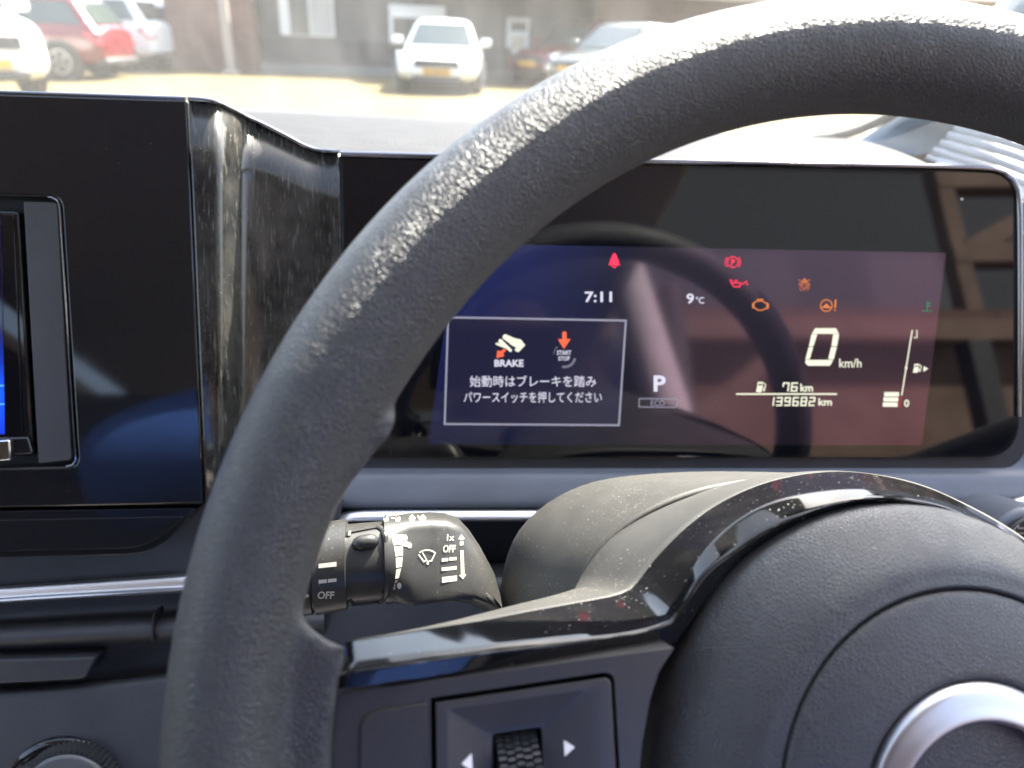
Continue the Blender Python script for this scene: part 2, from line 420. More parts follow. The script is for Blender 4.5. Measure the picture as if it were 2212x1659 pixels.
# face under the display
uu = [690, 745, 900, 1200, 1600, 2000, 2300]
def hrow(vs, h, us=uu): return [PANEL.at(u, (vs if isinstance(vs, (int, float)) else vs(u)), h) for u in us]
sheet('facia', [hrow(960, -.006), hrow(993, -.0055), hrow(1019, -.003), hrow(1024, .000), hrow(1060, .004), hrow(lambda u: 1093 if u < 2050 else 1093 - (u - 2050) * .08, .007), hrow(lambda u: 1099 if u < 2050 else 1099 - (u - 2050) * .08, .003)], M['dash'], dash, 2)
surround = rounded([(700, 700), (2226, 480), (2226, 1021), (700, 1021)], [0, 60, 95, 0], 8)
plate('display_surround', surround, PANEL, -.020, -.0035, M['lowdash'], dash, .0015)
plate('side_facia', [(2150, 430), (2500, 470), (2500, 1090), (2150, 1090)], PANEL, -.030, -.012, M['dash'], dash, .0)
def strip(name, edge, m, parent, hs):
    """bar lofted between an upper and a lower pixel line"""
    rws = []
    for t, h in hs: rws.append(smoothline([PANEL.at(a[0] + (b[0] - a[0]) * t, a[1] + (b[1] - a[1]) * t, h) for a, b in edge], 30, 1))
    return sheet(name, blend(rws, 4), m, parent, 0)
strip('silver_trim', [((706, 1133), (700, 1146)), ((722, 1118), (722, 1132)), ((748, 1103), (752, 1126)), ((860, 1101), (862, 1125)), ((1040, 1101), (1030, 1125)), ((1180, 1101), (1165, 1125)), ((1240, 1101), (1230, 1125))],
      M['silver'], dash, [(-.06, .002), (0, .0062), (.45, .0085), (.85, .0098), (1, .0088), (1.04, .000)])
strip('silver_trim', [((-900, 1329), (-900, 1366)), ((0, 1268), (0, 1301)), ((400, 1241), (385, 1279)), ((500, 1234), (500, 1274))],
      M['silver'], dash, [(-.06, .013), (0, .0180), (.10, .0192), (.45, .0208), (.66, .0212), (.76, .0222), (.97, .0240), (1.04, .013)])
sweep('silver_trim', smoothline([PANEL.at(u, v, .010) for u, v in ((2060, 1117), (2100, 1111), (2130, 1104), (2170, 1094), (2215, 1080), (2300, 1050))], 24), .0026, M['silver'], dash)
plate('lower_facia', [(-900, 1080), (740, 1085), (700, 1240), (-900, 1345)], PANEL, .000, .012, M['lowdash'], dash, 0)
plate('gloss_tray_front', rounded([(-900, 1118), (424, 1098), (338, 1196), (-900, 1229)], [0, 8, 60, 0], 6), PANEL, .010, .0290, M['piano'], dash, .0022, 3)
plate('gloss_tray_front', rounded([(-900, 1141), (398, 1116), (322, 1183), (-900, 1213)], [0, 6, 50, 0], 6), PANEL, .0290, .0300, M['piano'], dash, .0009, 2)
us2 = [-900, -300, 0, 150, 300, 420, 700]
def lrow(v0, k, h): return [PANEL.at(u, v0 + k * u, h) for u in us2]
sheet('vent_roll', [lrow(1296, -.055, .006), lrow(1340, -.055, .003), lrow(1347, -.055, .010), lrow(1358, -.053, .017), lrow(1380, -.052, .0215), lrow(1394, -.050, .020), lrow(1402, -.047, .014), lrow(1408, -.045, .003), lrow(1500, -.045, .001)], M['lowdash'], dash, 2)
plate('vent_seam', [(329, 1327), (333.5, 1327), (331, 1386), (326.5, 1386)], PANEL, .010, .0222, M['cavity'], dash, 0)
plate('tray_handle', rounded([(-400, 1437), (206, 1420), (184, 1468), (-400, 1498)], [0, 10, 12, 0]), PANEL, .002, .021, M['lowdash'], dash, .0022, 3)
sheet('lower_panel', [[PANEL.at(u, v, h) for u, v in zip(us2, (1530, 1500, 1487, 1477, 1462, 1446, 1400))] for h in (.002, .012)] +
      [[PANEL.at(u, v + d, h) for u, v in zip(us2, (1530, 1500, 1487, 1477, 1462, 1446, 1400))] for d, h in ((10, .0165), (24, .018), (130, .024), (420, .036))], M['lowdash'], dash, 2)
plate('dark_recess', [(690, 1080), (2400, 1060), (2400, 2100), (690, 2100)], PANEL, -.10, -.03, M['cavity'], dash, 0)
plate('knee_panel', [(560, 1290), (1100, 1250), (1500, 1300), (1700, 1900), (400, 1900)], PANEL, -.02, .012, M['lowdash'], dash, .004)
# ribbed vent on the far right and the pillar foot
vent = [[deep(1990, 352, .60), deep(2035, 305, .62), deep(2072, 266, .64), deep(2150, 200, .66)], [deep(2130, 395, .58), deep(2170, 340, .60), deep(2190, 300, .62), deep(2240, 235, .64)], [deep(2330, 480, .56), deep(2330, 400, .58), deep(2330, 352, .60), deep(2340, 280, .62)]]
M['trim_grey'] = grained('pale grey trim', (.62, .62, .60), .5)
sheet('side_vent', vent, M['trim_grey'], dash, 2, solid=.006)
for k, (a, b, c) in enumerate([((2062, 276), (2160, 303), (2290, 345)), ((2046, 292), (2150, 322), (2290, 372)), ((2030, 309), (2145, 344), (2290, 402)), ((2014, 325), (2140, 366), (2290, 432)), ((2000, 341), (2135, 388), (2290, 462))]):
    sweep('vent_slat', smoothline([deep(*a, .610), deep(*b, .592), deep(*c, .572)], 16), .0032, M['trim_grey'], dash)

# rotary switch, lower left
knob = empty('rotary_switch', PANEL.at(143, 1737, .02), 'ribbed grey rotary knob in a gloss black ring, cut off by the bottom left corner', 'knob')
def circ(cx, cy, r, n=64, a0=0): return [(cx + r * math.cos(a0 + i * 2 * math.pi / n), cy + r * math.sin(a0 + i * 2 * math.pi / n)) for i in range(n)]
sweep('bezel', [PANEL.at(u, v, .0225) for u, v in circ(143, 1737, 134)], .0036, M['piano'], knob, True, 14)
plate('bezel_plate', rounded([(-400, 1615), (143, 1590), (143, 1890), (-400, 1890)], 10), PANEL, .012, .0215, M['piano'], knob, .001)
plate('knob', [(143 + (118 if i % 2 else 111) * math.cos(i * math.pi / 62), 1737 + (118 if i % 2 else 111) * math.sin(i * math.pi / 62)) for i in range(124)], PANEL, .018, .034, M['rubber'], knob, 0)
plate('knob_cap', [(143 + 106 * math.cos(i * math.pi / 40), 1740 + 106 * math.sin(i * math.pi / 40)) for i in range(80)], PANEL, .034, .037, mat('pale grey knob face', (.10, .105, .11), .45), knob, .0012)

# ================================================================== CENTRE SCREEN
cs = empty('centre_screen', PANEL.at(0, 700, .022), 'centre touch screen with a glowing blue picture, set in the gloss black panel', 'screen')
plate('recess', [(-900, 390), (175, 415), (190, 1025), (-900, 1040)], PANEL, .008, .0215, M['cavity'], cs, 0)
plate('screen_body', rounded([(-600, 441), (40, 455), (73, 984), (-600, 1000)], [0, 12, 8, 0]), PANEL, .0215, .0275, M['piano'], cs, .0014, 3)
plate('glass', [(-600, 450), (29, 463), (49, 939), (-600, 955)], PANEL, .0275, .0283, M['glass'], cs, .0003)
blue = mat('screen picture', (0, 0, .01), .05)
co = coords(blue); sep = N(blue, 'ShaderNodeSeparateXYZ'); L(blue, co, sep.inputs[0])
zt, zb = PANEL.at(0, 700, .0286).z, PANEL.at(0, 945, .0286).z
mr = N(blue, 'ShaderNodeMapRange'); L(blue, sep.outputs[2], mr.inputs[0]); mr.inputs[1].default_value = zt; mr.inputs[2].default_value = zb
L(blue, ramp(blue, mr.outputs[0], [(0, (.002, .002, .01)), (.35, (.01, .03, .30)), (.62, (.01, .09, .85)), (1, (.01, .03, .45))]), P(blue).inputs['Emission Color']); P(blue).inputs['Emission Strength'].default_value = .22
plate('picture', [(-600, 455), (2, 463), (9.5, 938), (-600, 950)], PANEL, .0283, .0286, blue, cs, 0)
Marks().line([(-600, 838), (7.5, 833)], 3).line([(-600, 877), (8.5, 873)], 3).lay('picture_lines', PANEL, .0288, M['cyan_px'], cs)
plate('lower_lip', rounded([(-600, 960), (60, 944), (71, 982), (-600, 1004)], [0, 5, 8, 0]), PANEL, .0225, .0300, M['piano'], cs, .0012)
plate('latch', rounded([(-20, 953), (20, 950), (23, 994), (-20, 998)], 5), PANEL, .0300, .0318, M['chrome'], cs, .0008)
plate('button_strip', rounded([(51, 436), (123, 438), (154, 993), (83, 1001)], [2, 8, 6, 2]), PANEL, .0215, .0298, M['module'], cs, .0007)
sweep('chrome_edge', [PANEL.at(p.x - 2, p.y, .0302) for p in hole[1:-1]], .0004, M['edge'], cs, seg=6)

# ================================================================== INSTRUMENT DISPLAY
disp = empty('instrument_display', PANEL.at(1470, 660, -.004), 'wide gloss black instrument display with lit warning symbols, speed and a Japanese message', 'display')
plate('housing', rounded([(735, 329), (2201, 361), (2202, 989), (746, 989)], [4, 62, 84, 3], 10), PANEL, -.014, .0002, M['piano'], disp, .0014, 3)
plate('glass', rounded([(739, 341), (2190, 374), (2189, 983), (750, 983)], [3, 48, 74, 2], 10), PANEL, .0002, .0007, M['glass'], disp, .0003)
lip = [(735, 334), (1100, 342), (1430, 349.5), (1800, 357), (2100, 363.5), (2150, 367), (2180, 379), (2196, 400), (2202, 436), (2203, 600), (2202, 900)]
sweep('hood_lip', smoothline([PANEL.at(u, v - 1, .0012) for u, v in lip], 80, 2), .0016, M['edge'], disp)
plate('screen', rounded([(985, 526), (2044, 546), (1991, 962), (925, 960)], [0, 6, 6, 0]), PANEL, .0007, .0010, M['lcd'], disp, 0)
H = .0013
fr = Marks(); fr.line([(968, 685.5), (1352, 692.5), (1337, 918.5), (960.5, 916)], 4.2, True).lay('message_frame', PANEL, H, M['grey_px'], disp)
plate('message_background', [(970, 688), (1350, 694), (1335, 917), (962.5, 914)], PANEL, .0010, .00115, mat('message dark', (.004, .004, .010), .08, Emission_Color=(.10, .10, .26, 1), Emission_Strength=.02), disp, 0)
t1 = Marks(); t1.text('始動時はブレーキを踏み', 1015, 811, 1288, 836, .004); t1.text('パワースイッチを押してください', 1002, 846, 1300, 870, .004)
t1.text('BRAKE', 1068, 777, 1131, 792, .03); t1.text('START', 1203, 757, 1234, 767, .02); t1.text('STOP', 1206, 770, 1231, 779, .02)
t1.lay('message_text', PANEL, H, M['white'], disp)
q = lambda x, y: (987 + x * .1736, 685.7 + y * .1736)
ft = Marks(); ft.poly([q(*p) for p in ((568, 240), (585, 212), (605, 208), (700, 250), (755, 268), (792, 272), (850, 345), (768, 432), (752, 428), (716, 408), (738, 372), (690, 352), (640, 312), (572, 262))])
ft.poly([q(*p) for p in ((512, 300), (528, 272), (552, 270), (684, 402), (680, 424), (660, 428))]).poly([q(*p) for p in ((484, 318), (520, 318), (610, 362), (600, 382), (500, 345), (480, 330))])
ft.lay('foot_symbol', PANEL, H, M['cream'], disp)
ar = Marks(); ar.poly([q(*p) for p in ((1312, 182), (1338, 174), (1364, 182), (1364, 270), (1416, 266), (1332, 392), (1256, 270), (1312, 270))])
ar.lay('arrow_symbol', PANEL, H, M['coral_px'], disp); ar = Marks(); ar.poly([q(*p) for p in ((592, 388), (614, 408), (576, 448), (590, 482), (492, 506), (504, 410), (536, 422))]); ar.lay('arrow_symbol', PANEL, H, M['coral_px'], disp)
rg = Marks(); rg.arc(*q(1342, 488), 22, 5, 10, 105, 16).arc(*q(1342, 470), 24, 1.6, 185, 230, 8); rg.lay('button_symbol', PANEL, H, glow('display dim ring', (.5, .5, .55), .035), disp)
Marks().text('7:11', 1263, 630, 1322, 653, .02).lay('clock', PANEL, H, M['white'], disp)
Marks().text('9', 1483, 634, 1499, 656, .02).text('°C', 1503, 641, 1521, 656, .01).lay('temperature', PANEL, H, M['white'], disp)
Marks().text('P', 1412, 811, 1438, 846, .03).lay('gear_letter', PANEL, H, M['white'], disp)
Marks().line([(1381, 861), (1463, 861.5), (1460, 880), (1380, 879)], 2, True).text('ECO', 1406, 864.5, 1436, 877, 0).lay('eco_sign', PANEL, H, M['grey_px'], disp)
# warning symbols
w = Marks(); w.poly([(1324, 549), (1327, 546), (1331, 549), (1336, 562), (1337.5, 571), (1316, 571), (1318, 562)]).line([(1315, 572), (1339, 572)], 2).arc(1327, 573, 4.5, 2.4, 0, 180, 8)
w.lay('seat_belt_symbol', PANEL, H, M['red_px'], disp)
w = Marks(); w.arc(1583, 566, 11.5, 2.2).arc(1583, 566, 16, 2.2, 140, 220, 8).arc(1583, 566, 16, 2.2, -40, 40, 8).text('P', 1579.5, 559.5, 1587.5, 573, .03); w.lay('parking_brake_symbol', PANEL, H, M['red_px'], disp)
w = Marks(); w.line([(1580, 611), (1600, 611), (1598, 619.5), (1585, 619.5)], 2.4, True).line([(1600, 613), (1606, 613), (1613, 607)], 2.2).line([(1579, 611), (1577, 604), (1583, 607)], 2).line([(1588, 610), (1588, 606), (1594, 606)], 2).disc(1614, 614, 1.6, 3); w.lay('oil_symbol', PANEL, H, M['red_px'], disp)
w = Marks(); w.line([(1629, 654), (1636, 650), (1647, 650), (1652, 654), (1657, 655), (1657, 666), (1652, 667), (1647, 670), (1637, 670), (1632, 666), (1628, 664)], 2.3, True).line([(1636, 647), (1648, 647)], 2.2).line([(1626, 655), (1626, 665)], 2.2).line([(1659.5, 656), (1659.5, 666)], 2.2); w.lay('engine_symbol', PANEL, H, M['orange_px'], disp)
w = Marks(); w.arc(1785, 660, 12.5, 2.2).poly([(1777, 664), (1785, 655), (1793, 664), (1785, 662.5)]).line([(1774, 664), (1796, 664)], 2.4).line([(1805, 648), (1804, 664)], 3.4).disc(1803.6, 670, 1.9); w.lay('steering_symbol', PANEL, H, M['orange_px'], disp)
w = Marks(); w.poly([(1738, 600), (1745, 608), (1731, 608)]).line([(1725, 604), (1750, 616)], 1.7).line([(1750, 604), (1726, 616)], 1.7).arc(1731, 613, 4, 1.6).arc(1744, 613, 4, 1.6).text('OFF', 1727, 618.5, 1749, 628, .01); w.lay('airbag_symbol', PANEL, H, glow('display dim amber', (1, .26, .07), .10), disp)
w = Marks(); w.line([(2003, 652), (2002, 668)], 2.6).line([(2003, 655), (2009, 655)], 1.8).line([(2003, 661), (2009, 661)], 1.8).line([(1992, 671), (1997, 673), (2002, 671), (2007, 673), (2012, 671)], 2); w.lay('coolant_symbol', PANEL, H, M['green_px'], disp)
# speed, distance, fuel
w = Marks(); sx = lambda v: (791 - v) * .19
w.rect(1745, 709, 1803, 719, 0); w.v[-4:] = [Vector((1761, 709)), Vector((1806, 709)), Vector((1812, 721)), Vector((1753.5, 721))]
w.poly([(1753, 722), (1765.5, 722), (1757, 748), (1747.5, 748)]).poly([(1800, 722), (1812.5, 722), (1808, 748), (1796, 748)])
w.poly([(1747, 749.5), (1756.6, 749.5), (1749, 776), (1740, 776)]).poly([(1795.6, 749.5), (1807.6, 749.5), (1801, 776), (1789, 776)])
w.poly([(1739.5, 777.5), (1800, 777.5), (1793, 790), (1746, 790), (1740, 785)]); w.lay('speed_digit', PANEL, H, M['cream'], disp)
w = Marks(); w.text('km/h', 1813, 774.5, 1861, 794, .005).text('km', 1729, 829, 1756, 846, .02).text('km', 1768, 860, 1797, 876, .02).text('0', 1953, 863, 1964, 879, .02)
x = 1689
for ch in '76': w.seg7(ch, x, 826, 14.5, 20, 3); x += 18.5
x = 1658
for ch in '139682': w.seg7(ch, x, 857.5, 13.5, 19.5, 3); x += 17.6
w.rect(1590, 849.5, 1808, 852.8)
for X, Y, s in ((1634, 825, 1.0), (1973, 786, .86)):
    w.poly([(X + 3 * s, Y), (X + 14 * s, Y), (X + 13.4 * s, Y + 4 * s), (X + 2.4 * s, Y + 4 * s)]).poly([(X + 2 * s, Y + 8 * s), (X + 13 * s, Y + 8 * s), (X + 11 * s, Y + 22 * s), (X - 1 * s, Y + 22 * s)])
    w.poly([(X + 2.4 * s, Y + 4 * s), (X + 4.6 * s, Y + 4 * s), (X + 4 * s, Y + 8 * s), (X + 2 * s, Y + 8 * s)]).poly([(X + 11.6 * s, Y + 4 * s), (X + 13.4 * s, Y + 4 * s), (X + 13 * s, Y + 8 * s), (X + 11 * s, Y + 8 * s)])
    w.line([(X + 15 * s, Y + 2 * s), (X + 20 * s, Y + 6 * s), (X + 17 * s, Y + 19 * s), (X + 14.5 * s, Y + 18 * s), (X + 14.5 * s, Y + 11 * s)], 2 * s)
w.poly([(1995.5, 791), (2005, 796.5), (1994.5, 803)])
w.line([(1970.5, 714), (1948, 853)], 2.6).rect(1955, 792, 1960, 797).rect(1979.5, 713, 1981.6, 730).rect(1973, 728.5, 1979.5, 730)
for i in range(3): w.rect(1910 - i * 1.5, 847 + i * 11.2, 1942 - i * 1.5, 856.3 + i * 11.2)
w.lay('distance_and_fuel', PANEL, H, M['cream'], disp)
Marks().poly([(1944, 856), (1947.5, 856), (1944.5, 880), (1941, 880)]).lay('fuel_reserve_mark', PANEL, H, glow('display dim red', (1, .05, .08), .06), disp)
Marks().disc(2078, 430, 3).lay('light_sensor', PANEL, .0011, M['mark'], disp)

# ================================================================== STEERING WHEEL
sw = empty('steering_wheel', wpt(0, -.022, -.03), 'black leather steering wheel with gloss black spoke, thumb switches and silver emblem ring', 'steering wheel')
V, F = [], []
n, k = 200, 28; rr = []
for i in range(n):
    a = i * 2 * math.pi / n
    g_ = max(0, 1 - abs((a - R(172)) / R(26))); g_ = g_ * g_ * (3 - 2 * g_); ro, ri = .172 + .0019 * g_, .0149 * (1 - .13 * g_)
    rr.append([wpt(math.cos(a) * (ro + ri * math.cos(t)), math.sin(a) * (ro + ri * math.cos(t)), .0162 * math.sin(t)) for t in [j * 2 * math.pi / k for j in range(k)]])
rr.append(rr[0]); tv, tf = loft(rr, True)
fl = [(470, 1040), (866, 893), (842, 945), (815, 972), (760, 1046), (708, 1121), (672, 1182), (650, 1261), (646, 1305), (660, 1342), (710, 1384), (752, 1395), (748, 1414), (740, 1450), (730, 1490), (723, 1570), (719, 1659), (712, 1800), (660, 1950), (440, 1950), (405, 1500), (430, 1200)]
a_ = [WHEEL.at(u, v, .0058) for u, v in fl]; b_ = [WHEEL.at(u - 10, v + (6 if v > 1250 else 0), -.006) for u, v in fl]; m_ = len(fl)
def sub_poly(front, back):
    out_v = front + back
    return out_v, [tuple(range(m_)), tuple(reversed(range(m_, 2 * m_)))] + [(i, (i + 1) % m_, m_ + (i + 1) % m_, m_ + i) for i in range(m_)]
fv, ff = sub_poly(a_, b_)
bx = Box().add(tv, tf).add(fv, ff)
rim = bx.done('rim_solid', M['rim'])
md = rim.modifiers.new('weld', 'REMESH'); md.mode = 'VOXEL'; md.voxel_size = .0011
md = rim.modifiers.new('relax', 'SMOOTH'); md.factor = .5; md.iterations = 26
me = bpy.data.meshes.new_from_object(rim.evaluated_get(bpy.context.evaluated_depsgraph_get()))
bpy.data.objects.remove(rim); me.name = 'rim'; me.materials.clear()
link('rim', me, M['rim'], sw)
me.set_sharp_from_angle(angle=R(180))

HUBPX = (1985, 1640)
def polar(arc, n):
    """an arc resampled at even angles round the hub, so neighbouring lines line up"""
    d = smoothline([(u, v, 0) for u, v in arc], 400, 2); ang = [math.atan2(HUBPX[1] - p.y, p.x - HUBPX[0]) for p in d]
    a0, a1 = ang[0], R(56); out = []; k = 0
    for i in range(n):
        t = a0 + (a1 - a0) * i / (n - 1)
        while k < len(d) - 2 and ang[k + 1] > t: k += 1
        w_ = (ang[k] - t) / max(1e-9, ang[k] - ang[k + 1]); out.append(d[k].lerp(d[k + 1], min(1.0, max(0, w_))))
    return out
def srow(spoke, arc, ss, sj, sa, n1=26, n2=46):
    def sp(t): return ss + (sj - ss) * t
    a = smoothline([(u, v, 0) for u, v in spoke], n1, 2); b = polar([(u, v) for u, v in arc], n2)
    out = [WHEEL.at(p.x, p.y, sp((i / (n1 - 1)) ** 1.5)) for i, p in enumerate(a)]
    return out + [WHEEL.at(p.x, p.y, sj + (sa - sj) * min(1, i / 10)) for i, p in enumerate(b)][1:]
cr = srow([(832, 1379), (900, 1364), (1100, 1307), (1200, 1282), (1239, 1268)], [(1239, 1268), (1255, 1235), (1275, 1198), (1310, 1153), (1370, 1106), (1459, 1064), (1548, 1040), (1646, 1026), (1730, 1018), (1820, 1015), (1920, 1026), (2000, 1046), (2080, 1082), (2150, 1118), (2212, 1157), (2300, 1225)], -.022, -.055, -.072)
r0 = srow([(745, 1387), (850, 1372), (1042, 1340), (1132, 1322), (1251, 1301), (1335, 1286), (1364, 1272)], [(1364, 1272), (1384, 1250), (1414, 1207), (1474, 1145), (1548, 1088), (1646, 1043), (1740, 1022), (1820, 1017), (1900, 1025), (2000, 1050), (2080, 1087), (2150, 1125), (2212, 1165), (2300, 1235)], -.011, -.030, -.037)
r1p = srow([(749, 1428), (1030, 1397), (1250, 1371), (1380, 1351), (1440, 1328)], [(1440, 1328), (1462, 1290), (1500, 1215), (1566, 1140), (1655, 1085), (1756, 1063), (1857, 1054), (1959, 1063), (2040, 1081), (2110, 1111), (2190, 1158), (2290, 1232)], -.0025, -.016, -.021)
r2 = srow([(738, 1447), (1030, 1407), (1250, 1381), (1390, 1362), (1448, 1340)], [(1448, 1340), (1478, 1300), (1515, 1235), (1580, 1190), (1660, 1137), (1776, 1088), (1898, 1068), (2019, 1085), (2100, 1117), (2181, 1162), (2290, 1242)], .0015, -.008, -.013)
r2b = srow([(735, 1455), (1030, 1414), (1250, 1387), (1395, 1367), (1453, 1346)], [(1453, 1346), (1483, 1308), (1522, 1242), (1586, 1196), (1665, 1142), (1778, 1093), (1898, 1072), (2019, 1090), (2100, 1122), (2185, 1168), (2292, 1247)], .0022, -.0075, -.0125)
r3 = srow([(728, 1492), (1030, 1449), (1250, 1420), (1456, 1393)], [(1456, 1393), (1469, 1377), (1550, 1263), (1687, 1150), (1817, 1102), (1938, 1082), (2060, 1116), (2140, 1156), (2212, 1196), (2292, 1256)], .0018, -.010, -.0165)
def wab(p): q_ = p - c2w(WC); return Vector((q_.dot(c2w(WA) - EYE), q_.dot(c2w(WB) - EYE), q_.dot(WHEEL.wn)))
def px_of(p):
    q_ = p - EYE; d = q_.dot(fwd); return CX + FPX * q_.dot(right) / d, CY - FPX * q_.dot(up) / d
def sloped(base, rowpts, k, ds):
    out = []
    for idx, (b0, p) in enumerate(zip(base, rowpts)):
        uv = px_of(p); B0 = wab(b0); s_ = B0.z
        for i in range(120):                    # walk back along the line of sight until the slope is met
            q_ = wab(WHEEL.at(*uv, s_))
            if s_ <= B0.z - k * (Vector((q_.x, q_.y)) - Vector((B0.x, B0.y))).length: break
            s_ -= .0003
        w_ = min(1, max(0, (idx - 14) / 14)); w_ = w_ * w_ * (3 - 2 * w_); s_ = s_ * (1 - w_) + (B0.z - ds) * w_
        out.append(WHEEL.at(*uv, s_))
    return out
r1 = sloped(r2, r1p, 1.15, .0045); r0 = sloped(r1, r0, 2.5, .018)
r4 = [p - WHEEL.wn * .006 for p in r3]
def crisp(rows, per=5, e=.08):
    pts = []
    for i, r in enumerate(rows):
        if 0 < i: pts.append([a.lerp(b, e) for a, b in zip(r, rows[i - 1])])
        pts.append(r)
        if i < len(rows) - 1: pts.append([a.lerp(b, e) for a, b in zip(r, rows[i + 1])])
    return blend(pts, per)
sheet('gloss_trim', crisp([r0, r1, r2, r2b, r3, r4]), M['piano_dusty'], sw, 0, solid=.0015)
mid = [a.lerp(b, .5) - WHEEL.wn * .003 for a, b in zip(cr, r0)]
crd = [WHEEL.at(px_of(p)[0] + 4, px_of(p)[1] + 14, wab(p).z - .02) for p in cr]
sheet('rear_cover', blend([crd, cr, mid, r0], 5), M['cover'], sw, 0, solid=.002)
# hub: airbag cover, pad, emblem
def lathe(name, prof, m, parent, n=120):
    rows = []
    for r, s, a, b in prof: rows.append([wpt(a + r * math.cos(i * 2 * math.pi / n), b + r * math.sin(i * 2 * math.pi / n), s) for i in range(n)])
    V, F = loft(rows, True); me_o = sheet(name, [q_ + [q_[0]] for q_ in rows], m, parent, 0)
    bm = bmesh.new(); bm.from_mesh(me_o.data); bmesh.ops.remove_doubles(bm, verts=bm.verts, dist=1e-6); bm.to_mesh(me_o.data); bm.free()
    me_o.data.set_sharp_from_angle(angle=R(30)); return me_o
def prof(pts, n=40):
    return [tuple(p) for p in [(v[0], v[1], 0, 0) for v in smoothline([(r, s, 0) for r, s in pts], n, 3)]]
def hubc(s):                                    # the hub axis, nearly the wheel's own
    K = [(-.03, -.0035, -.0255), (-.012, -.0015, -.0236), (.005, .0018, -.0208), (.0100, .0010, -.0232), (.0125, .0002, -.0252), (.03, .0002, -.0252)]
    for (s0, a0, b0), (s1, a1, b1) in zip(K, K[1:]):
        if s <= s1: t = max(0, (s - s0) / (s1 - s0)); return (a0 + (a1 - a0) * t, b0 + (b1 - b0) * t)
    return K[-1][1:]
def hp(pts, n=40): return [(r, s, *hubc(s)) for r, s, _, _ in prof(pts, n)]
lathe('airbag_cover', hp([(.0735, -.024), (.0733, -.016), (.0722, -.0105), (.066, -.0045), (.059, .0015), (.0550, .0041), (.0525, .0045), (.0503, .0052), (.0498, .0048), (.0495, .0034)], 60), M['pad'], sw)
lathe('centre_pad', hp([(.0493, .0032), (.0490, .0048), (.0485, .0056), (.0465, .0065), (.040, .0086), (.034, .0098), (.0316, .0100), (.0306, .0090)], 40), M['pad'], sw)
lathe('emblem_ring', hp([(.0304, .0085), (.0304, .0102), (.0302, .0112), (.0298, .0116), (.0256, .0133), (.0248, .0133), (.0244, .0130), (.0226, .0108), (.0222, .0102), (.0220, .0085)], 40), M['ring'], sw)
lathe('emblem_centre', hp([(.0219, .0086), (.0205, .0094), (.010, .0100), (.0003, .0101)], 12), M['pad'], sw)
# left spoke: switch panel
plate('hub_gap', [(1330, 1390), (1500, 1380), (1500, 1900), (1330, 1900)], WHEEL, -.030, -.018, M['piano'], sw, 0)
plate('switch_panel', rounded([(731, 1498), (1030, 1456), (1250, 1426), (1458, 1399), (1424, 1450), (1405, 1510), (1387, 1607), (1378, 1720), (1372, 1900), (1352, 1900), (1326, 1450), (930, 1508), (936, 1900), (700, 1900), (716, 1640), (722, 1560)], [4, 0, 0, 6, 0, 0, 0, 0, 0, 0, 26, 2, 0, 0, 0, 0]), WHEEL, -.014, .0000, M['matte'], sw, .0009, 3)
plate('blank_switch', rounded([(779, 1541), (921, 1519), (924, 1900), (774, 1900)], [38, 4, 0, 0], 8), WHEEL, -.002, .0007, M['matte'], sw, .0014, 3)
plate('module_gap', rounded([(930, 1508), (1326, 1450), (1352, 1900), (936, 1900)], [2, 24, 0, 0]), WHEEL, -.016, -.008, M['cavity'], sw, 0)
mo = rounded([(941, 1518), (1319, 1462), (1344, 1900), (946, 1900)], [2, 20, 0, 0], 5)
wt = rounded([(967, 1532), (1271, 1489), (1290, 1900), (970, 1900)], [3, 14, 0, 0], 5)
wb = rounded([(1046, 1578), (1186, 1556), (1194, 1900), (1048, 1900)], [10, 12, 0, 0], 5)
sl_ = rounded([(1064, 1586), (1170, 1570), (1176, 1900), (1066, 1900)], [8, 10, 0, 0], 5)
def ring_rows(): return [[WHEEL.at(p.x, p.y, h) for p in o_ + [o_[0]]] for o_, h in ((mo, -.006), (mo, .0006), (wt, .0008), (wb, -.0030), (sl_, -.0032), (sl_, -.007))]
module = sheet('switch_module', ring_rows(), M['module'], sw, 0)
b_ = module.modifiers.new('bevel', 'BEVEL'); b_.width = .0004; b_.segments = 2; b_.limit_method = 'ANGLE'; b_.angle_limit = R(25)
plate('slot', [(1060, 1560), (1180, 1556), (1180, 1900), (1060, 1900)], WHEEL, -.012, -.0066, M['cavity'], sw, 0)
gb = Box(); gc = WHEEL.at(1118, 1680, -.0085); ga = (c2w(WA * .995 + WB * .08) - EYE).normalized(); gu = (c2w(WB) - EYE); gu = (gu - ga * gu.dot(ga)).normalized(); gn = ga.cross(gu)
for c in range(5):
    x0 = (-2.5 + c) * .00198 + .00012; x1 = x0 + .00174; nt = 44
    pr = []
    for i in range(nt):
        for da, r_ in ((.08, .0104), (.30, .0116), (.72, .0116), (.94, .0104)):
            a = (i + da + (c % 2) * .3) * 2 * math.pi / nt; pr.append(gu * math.cos(a) * r_ + gn * math.sin(a) * r_)
    nn = len(pr); gb.add([gc + ga * x0 + p for p in pr] + [gc + ga * x1 + p for p in pr], [(i, (i + 1) % nn, nn + (i + 1) % nn, nn + i) for i in range(nn)] + [tuple(range(nn)), tuple(reversed(range(nn, 2 * nn)))])
gb.done('thumb_wheel', M['rubber'], sw, smooth=False)
mt = tree_of(module)
Marks().poly([(1218, 1599), (1220, 1634), (1242, 1614)]).wrap('switch_arrow', mt, .0004, M['lens_white'], sw)
Marks().poly([(1019, 1627), (997, 1650), (1021, 1666)]).wrap('switch_arrow', mt, .0004, M['lens_white'], sw)

